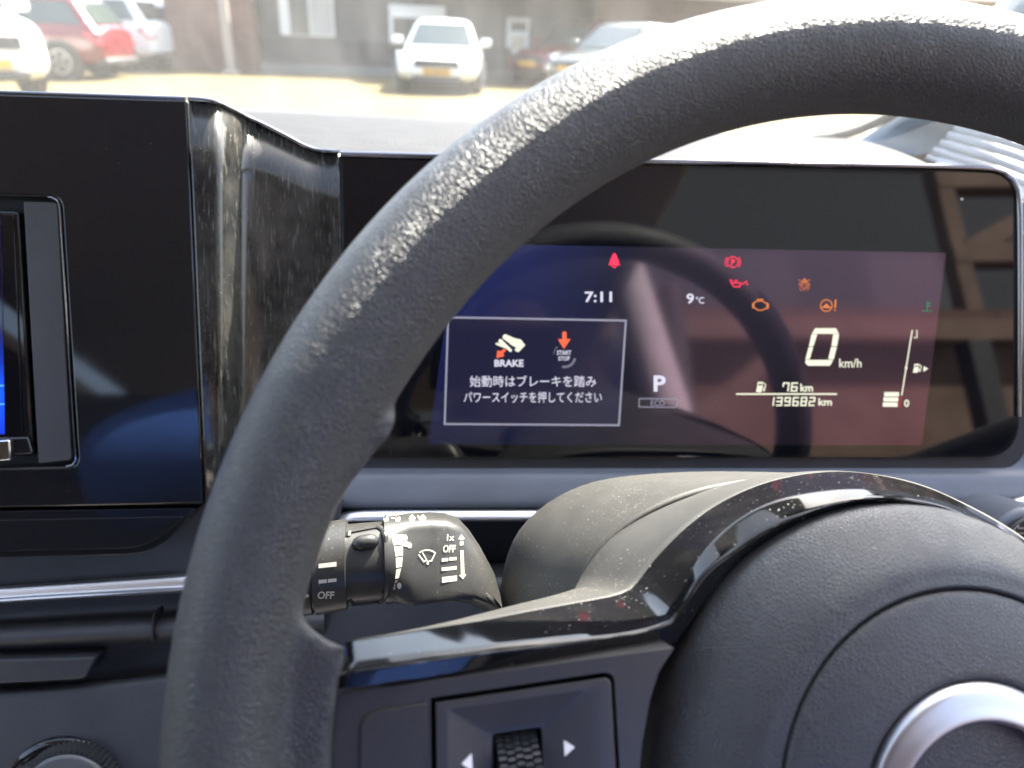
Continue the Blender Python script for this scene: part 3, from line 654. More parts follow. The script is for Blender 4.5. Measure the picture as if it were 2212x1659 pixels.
# ================================================================== STEERING COLUMN COVER
cc = empty('steering_column_cover', WHEEL.at(1400, 1150, -.12), 'dusty beige lit column cover between the display and the steering wheel hub', 'column cover')
cA = [(1232, 1360), (1244, 1275), (1275, 1202), (1310, 1157), (1370, 1110), (1459, 1068), (1548, 1044), (1650, 1031), (1780, 1026), (1900, 1045), (2040, 1110), (2120, 1220)]
cB = [(1120, 1370), (1136, 1262), (1184, 1168), (1262, 1095), (1365, 1050), (1478, 1031), (1580, 1025), (1680, 1022), (1790, 1024), (1910, 1045), (2020, 1105), (2080, 1220)]
cC = [(1066, 1380), (1074, 1240), (1102, 1153), (1161, 1091), (1248, 1043), (1345, 1024), (1489, 1015), (1646, 1018), (1790, 1024), (1900, 1048), (1990, 1110), (2030, 1220)]
rws = [smoothline([WHEEL.at(u, v, s) for u, v in c], 48, 2) for c, s in ((cA, -.060), (cA, -.078), (cB, -.110), (cC, -.142))]
rws.append([p - WHEEL.wn * .006 + (rws[-1][40] - p) * .03 + Vector((0, 0, -.002)) for p in rws[-1]])
rws.append([p - WHEEL.wn * .03 + (rws[-1][40] - p) * .05 for p in rws[-1]])
sheet('upper_shell', blend(rws, 4), M['cover'], cc, 0, solid=.003)

# ================================================================== WIPER STALK
st = empty('wiper_stalk', deep(860, 1220, .285), 'black wiper stalk with white OFF and wiper markings, left of the column cover', 'wiper stalk')
e1 = (deep(1000, 1212, .292) - deep(676, 1230, .276)).normalized()
tocam = (EYE - deep(850, 1220, .285)).normalized(); tf_ = (tocam - e1 * tocam.dot(e1)).normalized()
def facet_of(gb): return [(1, -.25), (.93, .26), (.80, .48), (gb, .96), (gb - .06, .90), (min(gb - .10, -.93), .30), (-1, .0), (-1, -.5), (-.5, -.85), (.5, -.85), (.92, -.5)]
def section(top, bot, d, body, inset=0.0, gb=-.84):
    facet = facet_of(gb)
    T, B_ = deep(*top, d), deep(*bot, d); c = (T + B_) / 2; a = (T - B_).length / 2 - inset; g = (T - B_).normalized(); f = (tocam - g * tocam.dot(g)).normalized()
    pts = []
    fp = smoothline([Vector((x_, y_, 0)) for x_, y_ in facet + facet[:1]], 61, 1)[:60]
    for i in range(60):
        t = i * 2 * math.pi / 60; C_ = Vector((math.cos(t), math.sin(t) * .95, 0)); q_ = C_.lerp(fp[i], body)
        pts.append(c + g * a * q_.x + f * (a * (1 - body) + .0160 * body) * q_.y)
    return pts
secs = [((560, 1150), (566, 1344), .270, 0, 0), ((600, 1143), (605, 1337), .272, 0, 0), ((674, 1134), (679, 1324), .276, 0, 0), ((676, 1134), (681, 1324), .276, 0, .0012), ((680, 1134), (684, 1323), .276, 0, .0012), ((682, 1134), (686, 1323), .276, 0, -.0004),
        ((748, 1124), (752, 1311), .279, 0, -.0004), ((750, 1124), (754, 1311), .279, 0, .0016), ((828, 1118), (832, 1302), .283, 0, .0016), ((830, 1118), (834, 1302), .283, 0, 0), ((846, 1116), (850, 1300), .284, .05, 0), ((862, 1114), (868, 1298), .285, .5, 0), ((885, 1112), (892, 1296), .286, 1, 0),
        ((930, 1110), (940, 1293), .289, 1, 0, -.80), ((960, 1111), (978, 1296), .291, 1, 0, -.72), ((990, 1120), (1016, 1306), .294, 1, 0, -.62), ((1016, 1148), (1046, 1320), .296, 1, 0, -.50), ((1040, 1185), (1062, 1330), .298, 1, 0, -.34), ((1063, 1228), (1074, 1334), .300, 1, 0, -.1), ((1074, 1268), (1079, 1334), .302, 1, 0)]
cut = 7
V, F = loft([section(*s_) for s_ in secs], True, True)
stalk = build('stalk_body', V, F, M['stalk'], st, bevel=.0005)
stt = tree_of(stalk)
def onstalk(u, v, off=0.0):
    d = (deep(u, v, 1) - EYE).normalized(); h, _, _, _ = stt.ray_cast(EYE, d); h = h or deep(u, v, .28); return h - d * off
sweep('slot_rim', [onstalk(u, v, -.0001) for u, v in rounded([(752, 1150), (818, 1138), (832, 1152), (838, 1280), (826, 1298), (757, 1304)], [6, 16, 16, 16, 10, 6], 5)], .0011, M['stalk'], st, True, 8)
gk = [onstalk(762, 1176, .0006), onstalk(790, 1171, .0012), onstalk(816, 1167, .0006)]
sweep('slider', smoothline(gk, 10, 1), [.0012, .0022, .0026, .0028, .0028, .0028, .0028, .0026, .0022, .0012], M['stalk'], st, seg=12)
z_ = lambda x, y: (631 + x * .2108, 1097 + y * .2108)
mk = Marks()
for pl_ in ([(272, 575), (455, 553), (455, 600), (272, 618)], [(272, 740), (357, 732), (357, 768), (272, 778)], [(368, 731), (455, 722), (455, 757), (368, 766)],
            [(1018, 284), (1140, 270), (1136, 372), (1040, 384)], [(1044, 398), (1136, 386), (1134, 488), (1062, 498)], [(1062, 512), (1133, 502), (1124, 604), (1066, 614)], [(1066, 628), (1119, 618), (1094, 720), (1056, 728)],
            [(1058, 745), (1084, 738), (1052, 834), (1034, 838)], [(1533, 518), (1600, 512), (1600, 546), (1533, 553)], [(1612, 510), (1684, 503), (1684, 535), (1612, 541)], [(1533, 612), (1686, 596), (1686, 632), (1533, 648)], [(1536, 710), (1690, 692), (1690, 748), (1536, 768)],
            [(1735, 270), (1770, 318), (1752, 318), (1752, 328), (1718, 330), (1718, 320), (1700, 322)], [(1720, 344), (1754, 340), (1754, 380), (1720, 386)], [(1724, 438), (1756, 434), (1766, 680), (1786, 678), (1750, 732), (1712, 690), (1730, 686)], [(112, 888), (160, 884), (178, 900), (165, 916), (112, 922)]):
    mk.poly([z_(*p) for p in pl_])
mk.disc(*z_(1098, 800), 4.6, 7).disc(*z_(1172, 372), 8, 5.5).disc(*z_(1204, 386), 5, 6).disc(*z_(1160, 310), 4.4, 7.4)
mk.arc(*z_(1385, 560), 27, 3.0, 232, 308, 10).line([z_(1300, 482), z_(1352, 552), z_(1368, 540)], 3).line([z_(1468, 460), z_(1428, 545), z_(1404, 545)], 3).line([z_(1338, 462), z_(1392, 556)], 2.6).disc(*z_(1390, 568), 3)
mk.text('OFF', 685, 1277.5, 721, 1294, .03, 2).text('OFF', 956, 1177, 983, 1193.5, .03, 2).text('1x', 965, 1154, 981, 1168, .02, 1)
mk.wrap('white_markings', stt, .0003, M['mark'], st)
tm = Marks()
for X, s_ in ((960, 1), (1080, 1), (1230, 1), (1340, 1)):
    tm.line([z_(X - 28, 108), z_(X, 74), z_(X + 28, 104)], 2.2).line([z_(X - 20, 112), z_(X + 24, 108), z_(X + 18, 132), z_(X - 14, 134)], 2.2, True)
tm.line([z_(1020, 104), z_(1050, 104)], 2).line([z_(1290, 86), z_(1310, 122)], 2)
tm.wrap('top_markings', stt, .0003, mat('printed beige mark', (.70, .62, .46), .5), st)

# light stalk, only its tip shows
ls = empty('light_stalk', PANEL.at(2240, 1190, .05), 'round tip of the light stalk with a white arrow, right of the hub', 'light stalk')
plate('stalk_tip', [(2236 + 92 * math.cos(i * math.pi / 30), 1190 + 94 * math.sin(i * math.pi / 30)) for i in range(60)], PANEL, .020, .058, M['dash'], ls, .004, 4)
plate('end_face', [(2240 + 74 * math.cos(i * math.pi / 30), 1196 + 80 * math.sin(i * math.pi / 30)) for i in range(60)], PANEL, .058, .062, M['matte'], ls, .001)
Marks().line([(2190, 1144), (2200, 1134), (2200, 1141), (2226, 1141), (2226, 1152), (2200, 1152), (2200, 1157)], 2.4, True).lay('arrow_mark', PANEL, .0625, M['mark'], ls)

# ================================================================== THE REST OF OUR CAR
M['lining'] = grained('pale grey trim cloth', (.58, .56, .54), .8)
M['door'] = grained('dark door trim', (.06, .055, .055), .7)
M['pillar'] = grained('grey pillar trim', (.62, .62, .61), .55)
M['seat'] = grained('charcoal seat cloth', (.030, .028, .028), .8, .002, .0004)
M['frit'] = mat('black glass border', (.02, .02, .02), .4)
body = empty('car_cabin', (-.27, -.5, .3), 'pale grey windscreen pillar and dusty windscreen framing the view of the car park', 'car cabin')
wsg = bpy.data.materials.new('dusty windscreen'); wsg.use_nodes = True; nt_ = wsg.node_tree
for n_ in list(nt_.nodes):
    if n_.type == 'BSDF_PRINCIPLED': nt_.nodes.remove(n_)
tr = N(wsg, 'ShaderNodeBsdfTransparent'); tr.inputs[0].default_value = (.93, .96, .95, 1)
gl = N(wsg, 'ShaderNodeBsdfGlossy'); gl.inputs['Roughness'].default_value = 0
frs = N(wsg, 'ShaderNodeFresnel'); frs.inputs['IOR'].default_value = 1.35
df = N(wsg, 'ShaderNodeBsdfTranslucent'); df.inputs[0].default_value = (.80, .80, .76, 1)
mx1 = N(wsg, 'ShaderNodeMixShader'); mx2 = N(wsg, 'ShaderNodeMixShader')
L(wsg, frs.outputs[0], mx1.inputs[0]); L(wsg, tr.outputs[0], mx1.inputs[1]); L(wsg, gl.outputs[0], mx1.inputs[2])
co = coords(wsg); mp = N(wsg, 'ShaderNodeMapping'); L(wsg, co, mp.inputs[0]); mp.inputs['Scale'].default_value = (26, 5, 5); mp.inputs['Rotation'].default_value = (0, R(24), 0)
dirt = math_(wsg, 'ADD', math_(wsg, 'MULTIPLY', noise(wsg, mp.outputs[0], 1, 5, .65), .10), math_(wsg, 'MULTIPLY', noise(wsg, co, 300, 2), .03))
DUST = math_(wsg, 'ADD', math_(wsg, 'MULTIPLY', dirt, .55), -.008)
L(wsg, DUST, mx2.inputs[0]); L(wsg, mx1.outputs[0], mx2.inputs[1]); L(wsg, df.outputs[0], mx2.inputs[2])
L(wsg, mx2.outputs[0], nt_.nodes['Material Output'].inputs[0])
xs = [-.98, -.8, -.6, -.27, .06, .26, .38, .44]
def wy(x): return .80 - .10 * ((x + .27) / .71) ** 2
wrow = lambda t: [Vector((x * (1 - .10 * t) - .027 * t, wy(x) * (1 - t) + .10 * t, 1.102 * (1 - t) + 1.60 * t)) for x in xs]
sheet('windscreen', [wrow(0), wrow(.33), wrow(.66), wrow(1)], wsg, body, 2)
sweep('windscreen_seal', smoothline([deep(300, 232, .80), deep(600, 244, .79), deep(1030, 270, .775), (deep(1690, 300, .735)), deep(1790, 300, .72), deep(1850, 284, .70), deep(1890, 268, .69), deep(1935, 244, .67), deep(2010, 190, .64)], 60), .0042, M['frit'], body)
pin = [(1838, 305), (1880, 282), (1912, 262), (1950, 238), (2040, 170), (2200, 40)]; pout = [(1996, 350), (2030, 312), (2060, 278), (2090, 250), (2190, 160), (2380, 0)]
pd = [.70, .69, .675, .66, .63, .58]
sheet('windscreen_pillar', [[deep(u, v, d + .05) for (u, v), d in zip(pin, pd)], [deep(u, v, d) for (u, v), d in zip(pin, pd)], [deep(u + 22, v + 2, d - .004) for (u, v), d in zip(pin, pd)], [deep(u, v, d - .03) for (u, v), d in zip(pout, pd)]], M['pillar'], body, 1)
for sx_ in (-1, 1):
    x0 = .455 if sx_ > 0 else -.995
    sweep('roof_pillar', [Vector((x0 - sx_ * .0, .72, 1.12)), Vector((x0 - sx_ * .03, .40, 1.36)), Vector((x0 - sx_ * .08, .08, 1.61))], .032, M['pillar'], body)
    sweep('roof_pillar', [Vector((x0, -.62, 1.06)), Vector((x0 - sx_ * .02, -.64, 1.3)), Vector((x0 - sx_ * .08, -.66, 1.61))], .045, M['lining'], body)
    sweep('roof_pillar', [Vector((x0, -1.62, 1.06)), Vector((x0 - sx_ * .02, -1.62, 1.3)), Vector((x0 - sx_ * .08, -1.6, 1.61))], .06, M['lining'], body)
    Box().box(min(x0, x0 + sx_ * .07), max(x0, x0 + sx_ * .07), -1.7, .74, .25, 1.06).done('door_panel', M['door'], body, bevel=.02)
    Box().box(min(x0, x0 + sx_ * .05), max(x0, x0 + sx_ * .05), -1.69, -.66, 1.06, 1.60).done('rear_window_blocker', M['door'], body, bevel=.02)  # added fill over the rear side windows, darkens what the gloss panels mirror
Box().box(-.95, .40, -1.7, .12, 1.60, 1.65).done('roof_lining', M['lining'], body, bevel=.02)
Box().box(-1.06, .52, -1.72, .95, .22, .27).done('cabin_floor', M['lining'], body)
Box().box(-1.0, .46, -1.74, -1.68, .25, 1.08).done('tailgate_panel', M['lining'], body, bevel=.02)
Box().box(-1.06, .52, .78, .90, .25, 1.085).done('bulkhead', M['cavity'], body)
def seat(x, y, label):
    s_ = empty('front_seat', (x, y, .3), label, 'car seat', 'front seats')
    Box().box(x - .24, x + .24, y - .02, y + .46, .50, .64).done('seat_cushion', M['seat'], s_, bevel=.05, seg=3)
    b = Box(); lo, hi = Vector((x, y - .04, .62)), Vector((x, y - .20, 1.16)); d = Vector((0, .06, .02))
    b.add([Vector((p.x + i * w_, p.y + j * .06, p.z)) for p, w_ in ((lo, .24), (hi, .20)) for i in (-1, 1) for j in (-1, 1)], [(0, 1, 3, 2), (4, 6, 7, 5), (0, 4, 5, 1), (2, 3, 7, 6), (0, 2, 6, 4), (1, 5, 7, 3)])
    b.done('seat_backrest', M['seat'], s_, bevel=.045, seg=3)
    Box().box(x - .13, x + .13, y - .28, y - .17, 1.21, 1.38).done('headrest', M['seat'], s_, bevel=.04, seg=3)
seat(.12, -.56, 'charcoal cloth driver seat behind the steering wheel')
seat(-.66, -.56, 'charcoal cloth passenger seat left of the driver')

# the driver behind the lens, mirrored in the gloss black panels
M['shirt'] = grained('blue shirt cloth', (.045, .12, .42), .8, .0015, .0003)
M['skin'] = grained('skin', (.30, .17, .11), .5)
M['trousers'] = grained('brown trousers cloth', (.07, .045, .035), .85)
per = empty('person', (.12, -.58, .62), 'seated person in a blue long sleeved shirt holding a phone up to the windscreen', 'person')
def skinned(name, joints, bones, m, parent, sub=2):
    me = bpy.data.meshes.new(name); me.from_pydata([j[0] for j in joints], bones, []); me.update()
    o = bpy.data.objects.new(name, me); COL.objects.link(o)
    o.modifiers.new('skin', 'SKIN'); o.modifiers.new('smooth', 'SUBSURF').render_levels = sub; o.modifiers['smooth'].levels = sub
    if not me.skin_vertices: me.skin_vertices.new()
    for i, j in enumerate(joints): me.skin_vertices[0].data[i].radius = j[1] if isinstance(j[1], tuple) else (j[1], j[1])
    me.skin_vertices[0].data[0].use_root = True
    me2 = bpy.data.meshes.new_from_object(o.evaluated_get(bpy.context.evaluated_depsgraph_get())); bpy.data.objects.remove(o); bpy.data.meshes.remove(me)
    me2.name = name; return link(name, me2, m, parent)
skinned('shirt', [((.12, -.60, .68), (.15, .11)), ((.12, -.59, .85), (.15, .11)), ((.12, -.56, 1.03), (.17, .11)), ((.12, -.54, 1.13), (.10, .08)), ((.12, -.53, 1.18), (.06, .06)),
        ((-.07, -.52, 1.15), .082), ((-.29, -.37, 1.20), .090), ((-.42, -.27, 1.11), .085), ((-.20, -.14, 1.13), .048),
        ((.30, -.53, 1.10), .068), ((.40, -.38, .96), .054), ((.39, -.28, .95), .050), ((.27, -.13, 1.08), .040)],
        [(0, 1), (1, 2), (2, 3), (3, 4), (2, 5), (5, 6), (6, 7), (7, 8), (2, 9), (9, 10), (10, 11), (11, 12)], M['shirt'], per)
skinned('head', [((.12, -.53, 1.17), .055), ((.12, -.50, 1.25), .055), ((.12, -.465, 1.31), (.070, .078)), ((.12, -.470, 1.39), (.076, .090)), ((.12, -.48, 1.45), (.055, .06)), ((.12, -.385, 1.335), .013)],
        [(0, 1), (1, 2), (2, 3), (3, 4), (2, 5)], M['skin'], per)
skinned('hair', [((.12, -.53, 1.36), (.07, .06)), ((.12, -.51, 1.43), (.08, .085)), ((.12, -.46, 1.47), (.07, .06))], [(0, 1), (1, 2)], M['seat'], per)
skinned('trousers', [((.12, -.58, .66), (.15, .10)), ((.02, -.45, .68), .088), ((.00, -.12, .72), .068), ((.01, .10, .50), .05), ((.22, -.45, .68), .088), ((.25, -.12, .72), .068), ((.24, .10, .50), .05)],
        [(0, 1), (1, 2), (2, 3), (0, 4), (4, 5), (5, 6)], M['trousers'], per)
def hand(wrist, palm, tips, thumb):
    j = [(wrist, .026), (palm, (.036, .017))]; b = [(0, 1)]
    for t in tips:
        k = palm[0] + (t[0] - palm[0]) * .5, palm[1] + (t[1] - palm[1]) * .5 - .012, palm[2] + (t[2] - palm[2]) * .5
        j += [(k, .0095), (t, .008)]; b += [(1, len(j) - 2), (len(j) - 2, len(j) - 1)]
    j.append((thumb, .011)); b.append((0, len(j) - 1)); skinned('hand', j, b, M['skin'], per, 1)
hand((-.170, -.130, 1.135), (-.115, -.095, 1.145), [(-.075, -.045, 1.20), (-.072, -.045, 1.182), (-.070, -.047, 1.165), (-.074, -.052, 1.148)], (-.085, -.085, 1.175))
hand((.265, -.125, 1.085), (.205, -.090, 1.135), [(.160, -.045, 1.19), (.158, -.045, 1.172), (.157, -.047, 1.155), (.160, -.052, 1.138)], (.170, -.085, 1.165))
ph = empty('phone', c2w(Vector((.04, -.02, -.012))), 'black phone held up in both hands', 'phone')
pb = Box(); pc = Vector((.055, -.025, -.0125))
V = [c2w(pc + Vector((i * .073, j * .036, k_ * .004))) for i in (-1, 1) for j in (-1, 1) for k_ in (-1, 1)]
pb.add(V, [(0, 1, 3, 2), (4, 6, 7, 5), (0, 4, 5, 1), (2, 3, 7, 6), (0, 2, 6, 4), (1, 5, 7, 3)]).done('phone_body', M['glass'], ph, bevel=.003, seg=3)

# ================================================================== OUTSIDE
gm = mat('sandy ground', (.40, .33, .21), .95); co = coords(gm)
c1 = ramp(gm, noise(gm, co, .5, 6, .65), [(.3, (.085, .060, .015)), (.55, (.105, .077, .021)), (.75, (.135, .103, .035))])
L(gm, mixcol(gm, ramp(gm, noise(gm, co, 30, 4), [(.5, 0.0), (.75, .5)]), c1, (.085, .066, .032)), P(gm).inputs['Base Color'])
bump(gm, noise(gm, co, 18, 5), .03, .6)
build('ground', [(-250, -250, 0), (250, -250, 0), (250, 250, 0), (-250, 250, 0)], [(0, 1, 2, 3)], gm, smooth=False)['kind'] = 'structure'

def brickmat(name, a, b, mortar, sc=1.0):
    m = mat(name, a, .9); co = coords(m); br = N(m, 'ShaderNodeTexBrick')
    mp = N(m, 'ShaderNodeMapping'); mp.inputs['Rotation'].default_value = (R(90), 0, 0); L(m, co, mp.inputs[0]); L(m, mp.outputs[0], br.inputs[0])
    br.inputs['Color1'].default_value = (*a, 1); br.inputs['Color2'].default_value = (*b, 1); br.inputs['Mortar'].default_value = (*mortar, 1)
    br.inputs['Scale'].default_value = 1; br.inputs['Brick Width'].default_value = .23 * sc; br.inputs['Row Height'].default_value = .085 * sc; br.inputs['Mortar Size'].default_value = .010 * sc
    L(m, br.outputs[0], P(m).inputs['Base Color']); return m
M['wall'] = mat('grey painted wall', (.10, .10, .10), .85); co = coords(M['wall'])
L(M['wall'], mixcol(M['wall'], ramp(M['wall'], noise(M['wall'], co, 1.5, 6), [(.3, 0.0), (.8, 1.0)]), (.066, .064, .062), (.105, .10, .094)), P(M['wall']).inputs['Base Color'])
M['brick'] = brickmat('red brown brick', (.20, .095, .065), (.16, .075, .055), (.22, .18, .15))
M['plinth'] = mat('dark plinth', (.045, .045, .05), .8)
M['fascia'] = mat('cream fascia board', (.55, .48, .36), .7)
M['roofing'] = brickmat('brown roof sheets', (.16, .09, .07), (.14, .08, .06), (.08, .05, .04), 3)
M['wframe'] = mat('window frame paint', (.62, .61, .58), .5)
M['wglass'] = mat('window pane', (.08, .085, .085), .08, spec=.6)
M['blind'] = mat('white blind', (.75, .72, .66), .8)
D = 21.0; WY = 20.8
def wx(u, y=WY, v=80):
    d = c2w(cv(u, v)) - EYE; return EYE.x + d.x * y / d.y
def wz(u, v, y=WY):
    d = c2w(cv(u, v)) - EYE; return EYE.z + d.z * y / d.y
bl = empty('low_building', (wx(900), WY, 0), 'long low grey walled building with cream eaves across the far side of the car park', 'building')
x0, x1 = wx(562), wx(2700)
Box().box(x0, x1, WY, WY + 6, .0, 2.9).done('wall', M['wall'], bl)
Box().box(x0 + .01, x1, WY - .05, WY - .002, .28, .78).done('plinth', M['plinth'], bl)
Box().box(x0 - .9, x1, WY - .35, WY - .003, 0, .22).done('step', mat('concrete step', (.16, .16, .155), .9), bl)
Box().box(wx(1280), x1, WY - .08, WY - .003, .8, 2.9).done('brick_wall', M['brick'], bl)
ex = wx(1100)
rf = Box().box(ex - 2, x1 + .5, WY - 1.6, WY - 1.5, 2.02, 2.26).done('fascia', M['fascia'], bl)
V = [(ex - 2.2, WY - 1.7, 2.26), (x1 + .7, WY - 1.7, 2.26), (x1 + .7, WY + 3, 3.9), (ex - 2.2, WY + 3, 3.9)]
build('roof', V, [(0, 1, 2, 3)], M['roofing'], bl, smooth=False, solid=.08)
def window(u0, u1, v0, v1, kind):
    a, b, z1, z0 = wx(u0), wx(u1), wz((u0 + u1) / 2, v0), wz((u0 + u1) / 2, v1)
    f = Box().box(a, b, WY - .05, WY - .003, z0, z1).done('window' if kind != 'door' else 'door', M['wframe'], bl)
    if kind == 'blind':
        Box().box(a + .1, b - .1, WY - .055, WY - .052, z0 + .05, z1 - .14).done('pane', M['blind'], f); Box().box(a + .1, a + .8, WY - .06, WY - .056, z0 + .05, z1 - .28).done('pane', M['wglass'], f)
    elif kind == 'door':
        Box().box(a + .09, b - .07, WY - .055, WY - .052, z0 + .9, z1 - .10).done('pane', M['wglass'], f); Box().box(a + .12, b - .1, WY - .06, WY - .052, z0 + .15, z0 + .8).done('kick_plate', M['fascia'], f)
    else:
        Box().box(a + .24, a + .72, WY - .055, WY - .052, z0 + .02, z1 - .05).done('pane', M['wglass'], f); Box().box(a + .76, b - .03, WY - .055, WY - .052, z0 + .03, z1 - .04).done('pane', mat('pale curtain', (.30, .29, .27), .6), f)
window(608, 724, -30, 78, 'split'); window(842, 962, 12, 118, 'blind'); window(1094, 1142, 38, 150, 'door')
# brick pier and pale pole at the building's left end
pr_ = empty('brick_pier', (wx(530), WY - .4, 0), 'red brown brick end wall left of the grey building', 'wall')
Box().box(wx(380), wx(560), WY - .6, WY + 5, 0, 3.0).done('brickwork', M['brick'], pr_); Box().box(wx(378), wx(562), WY - .62, WY + 5.02, 3.0, 3.08).done('coping', M['fascia'], pr_)
po = empty('gutter_pole', (wx(490, WY - 1.2), WY - 1.2, 0), 'pale beige upright pole standing in front of the brick wall', 'pole')
sweep('pole', [Vector((wx(490, WY - 1.2), WY - 1.2, z)) for z in (0, 1.5, 3.0)], .11, mat('beige pole paint', (.36, .31, .26), .7), po); Box().box(wx(490, WY - 1.2) - .16, wx(490, WY - 1.2) + .16, WY - 1.36, WY - 1.04, 0, .06).done('base_plate', M['fascia'], po)

# ------------------------------------------------------------------ vehicles
M['tyre'] = mat('tyre rubber', (.025, .025, .027), .8); M['wheelrim'] = mat('alloy rim', (.42, .42, .43), .3, .8)
M['carglass'] = mat('car glass', (.03, .045, .042), .05, spec=.8); M['black_trim'] = mat('black car trim', (.03, .03, .032), .5)
M['lampglass'] = mat('headlamp glass', (.55, .56, .58), .08, spec=.8); M['tail'] = mat('tail lamp red', (.42, .012, .015), .12, spec=.7)
M['plate_y'] = mat('yellow number plate', (.62, .32, .03), .5)
def paint(name, c): return mat(name, c, .22, spec=.6, Coat_Weight=.6, Coat_Roughness=.04)
PW, PR, PM, PS = paint('white car paint', (.72, .72, .70)), paint('red car paint', (.13, .004, .008)), paint('maroon car paint', (.14, .014, .02)), paint('silver car paint', (.055, .064, .060))
def vehicle(name, loc, heading, Lh, Wd, Ht, kind, pt, label, cat, plate_txt=None, group=None):
    """front of the car looks along +y of its own axes"""
    e = empty(name, loc, label, cat, group, rz=math.atan2(heading[1], heading[0]) - math.pi / 2)
    h = Lh / 2; w_ = Wd / 2; belt = Ht * .60
    st_ = {'sedan': [(-h, .42, belt * .84, .80), (-h + .10, .24, belt * .98, .92), (-h + .7, .20, belt * 1.02, 1), (-.4, .20, belt, 1), (h - 1.35, .20, belt * .98, 1), (h - .55, .20, belt * .89, .97), (h - .16, .22, belt * .78, .90), (h, .34, belt * .60, .76)],
           'hatch': [(-h, .40, belt * .96, .80), (-h + .10, .26, belt * 1.06, .93), (-h + .6, .22, belt * 1.04, 1), (-.4, .20, belt, 1), (h - 1.10, .20, belt * .98, 1), (h - .45, .20, belt * .90, .96), (h - .12, .22, belt * .78, .88), (h, .34, belt * .62, .74)]}
    st_['suv'] = st_['hatch']; st_['van'] = [(-h, .40, belt, .92), (-h + .08, .26, belt, .97), (-.4, .22, belt, 1), (h - .6, .22, belt, 1), (h - .2, .24, belt * .9, .96), (h, .36, belt * .72, .86)]
    rows = []
    for y, zb, zt_, k in st_[kind]:
        a = w_ * k; half = [(0, zb), (a * .88, zb), (a * .985, zb + .14), (a, zb + (zt_ - zb) * .5), (a * .97, zt_ - .10), (a * .88, zt_ - .01), (a * .55, zt_ + .035), (0, zt_ + .045)]
        rows.append([Vector((x, y, z)) for x, z in half] + [Vector((-x, y, z)) for x, z in half[-2:0:-1]])
    V, F = loft(rows, True, True); bd = build('body', V, F, pt, e, sub=2, local=True)
    if kind == 'sedan': b0, b1, t0, t1 = -h + .75, h - 1.30, -h + 1.45, h - 2.05
    elif kind == 'van': b0, b1, t0, t1 = -h + .05, h - .75, -h + .15, h - 1.25
    else: b0, b1, t0, t1 = -h + .08, h - 1.05, -h + .50, h - 1.80
    wb_, wt_ = w_ * .92, w_ * (.66 if kind == 'sedan' else .72); zb_, zt_ = belt - .04, Ht
    bt = [Vector((-wb_, b0, zb_)), Vector((wb_, b0, zb_)), Vector((wb_, b1, zb_)), Vector((-wb_, b1, zb_))]
    tp = [Vector((-wt_, t0, zt_ - .05)), Vector((wt_, t0, zt_ - .05)), Vector((wt_, t1, zt_ - .04)), Vector((-wt_, t1, zt_ - .04))]
    rc = (tp[0] + tp[2]) / 2 + Vector((0, 0, .05))
    gh = build('roof', bt + tp + [rc], [(0, 1, 5, 4), (1, 2, 6, 5), (2, 3, 7, 6), (3, 0, 4, 7), (4, 5, 8), (5, 6, 8), (6, 7, 8), (7, 4, 8)], pt, e, bevel=.14, seg=5, angle=25, local=True)
    def pane(nm, i, j, s0, s1, v0, v1, m):
        n = (bt[j] - bt[i]).cross(tp[i] - bt[i]).normalized()
        f = lambda s, v: (bt[i].lerp(bt[j], s)).lerp(tp[i].lerp(tp[j], s), v) + n * .012
        build(nm, [f(s0, v0), f(s1, v0), f(s1, v1), f(s0, v1)], [(0, 1, 2, 3)], m, e, False, local=True, solid=.010)
    pane('windscreen', 2, 3, .07, .93, .12, .86, M['carglass']); pane('rear_window', 0, 1, .09, .91, .22, .84, M['carglass'])
    for i, j in ((1, 2), (3, 0)):
        a_, b_ = (.06, .50) if i == 1 else (.50, .94); c_, d_ = (.53, .88) if i == 1 else (.12, .47)
        pane('side_window', i, j, a_, b_, .20, .84, M['carglass']); pane('side_window', i, j, c_, d_, .20, .84, M['carglass'])
    wr = .33 if kind != 'sedan' else .31
    for sx_ in (-1, 1):
        for y in (-h + .80, h - .85):
            wl = bpy.data.objects.new('wheel', None); COL.objects.link(wl); wl.parent = e; wl.location = (sx_ * (w_ - .10), y, wr); wl.empty_display_size = .1
            prf = [(.0, .0), (.19, 0), (.215, .02), (.30, .02), (wr, -.01), (wr, -.18), (.2, -.20)]
            rws_ = [[Vector((sx_ * (x + .085), r_ * math.cos(k * .2618), r_ * math.sin(k * .2618))) for k in range(24)] for r_, x in prf[1:]]
            V, F = loft(rws_, True, True); build('tyre', V, F, M['tyre'], wl, local=True)
            sp_ = Box()
            for k in range(5):
                a = k * 2 * math.pi / 5; sp_.bar((sx_ * .098, .04 * math.cos(a), .04 * math.sin(a)), (sx_ * .098, .205 * math.cos(a), .205 * math.sin(a)), .075, .03, (1, 0, 0))
            for k in range(20):
                a, b = k * .31416, (k + 1) * .31416; sp_.bar((sx_ * .098, .205 * math.cos(a), .205 * math.sin(a)), (sx_ * .098, .205 * math.cos(b), .205 * math.sin(b)), .03, .03, (1, 0, 0))
            sp_.done('rim', M['wheelrim'], wl, local=True, smooth=False)
            V, F = loft([[Vector((sx_ * (w_ - .012 + dx), y + r_ * math.cos(k * .2618), wr + r_ * math.sin(k * .2618))) for k in range(24)] for r_, dx in ((wr + .06, -.12), (wr + .06, .0), (wr + .045, .004))], True, True)
            build('wheel_arch', V, F, M['black_trim'], e, local=True)
        # mirrors and lamps
        mz = belt + .06; V = [Vector((sx_ * (w_ + a), b1 - .28 + b, mz + c)) for a in (-.04, .17) for b in (-.05, .07) for c in (-.03, .12)]
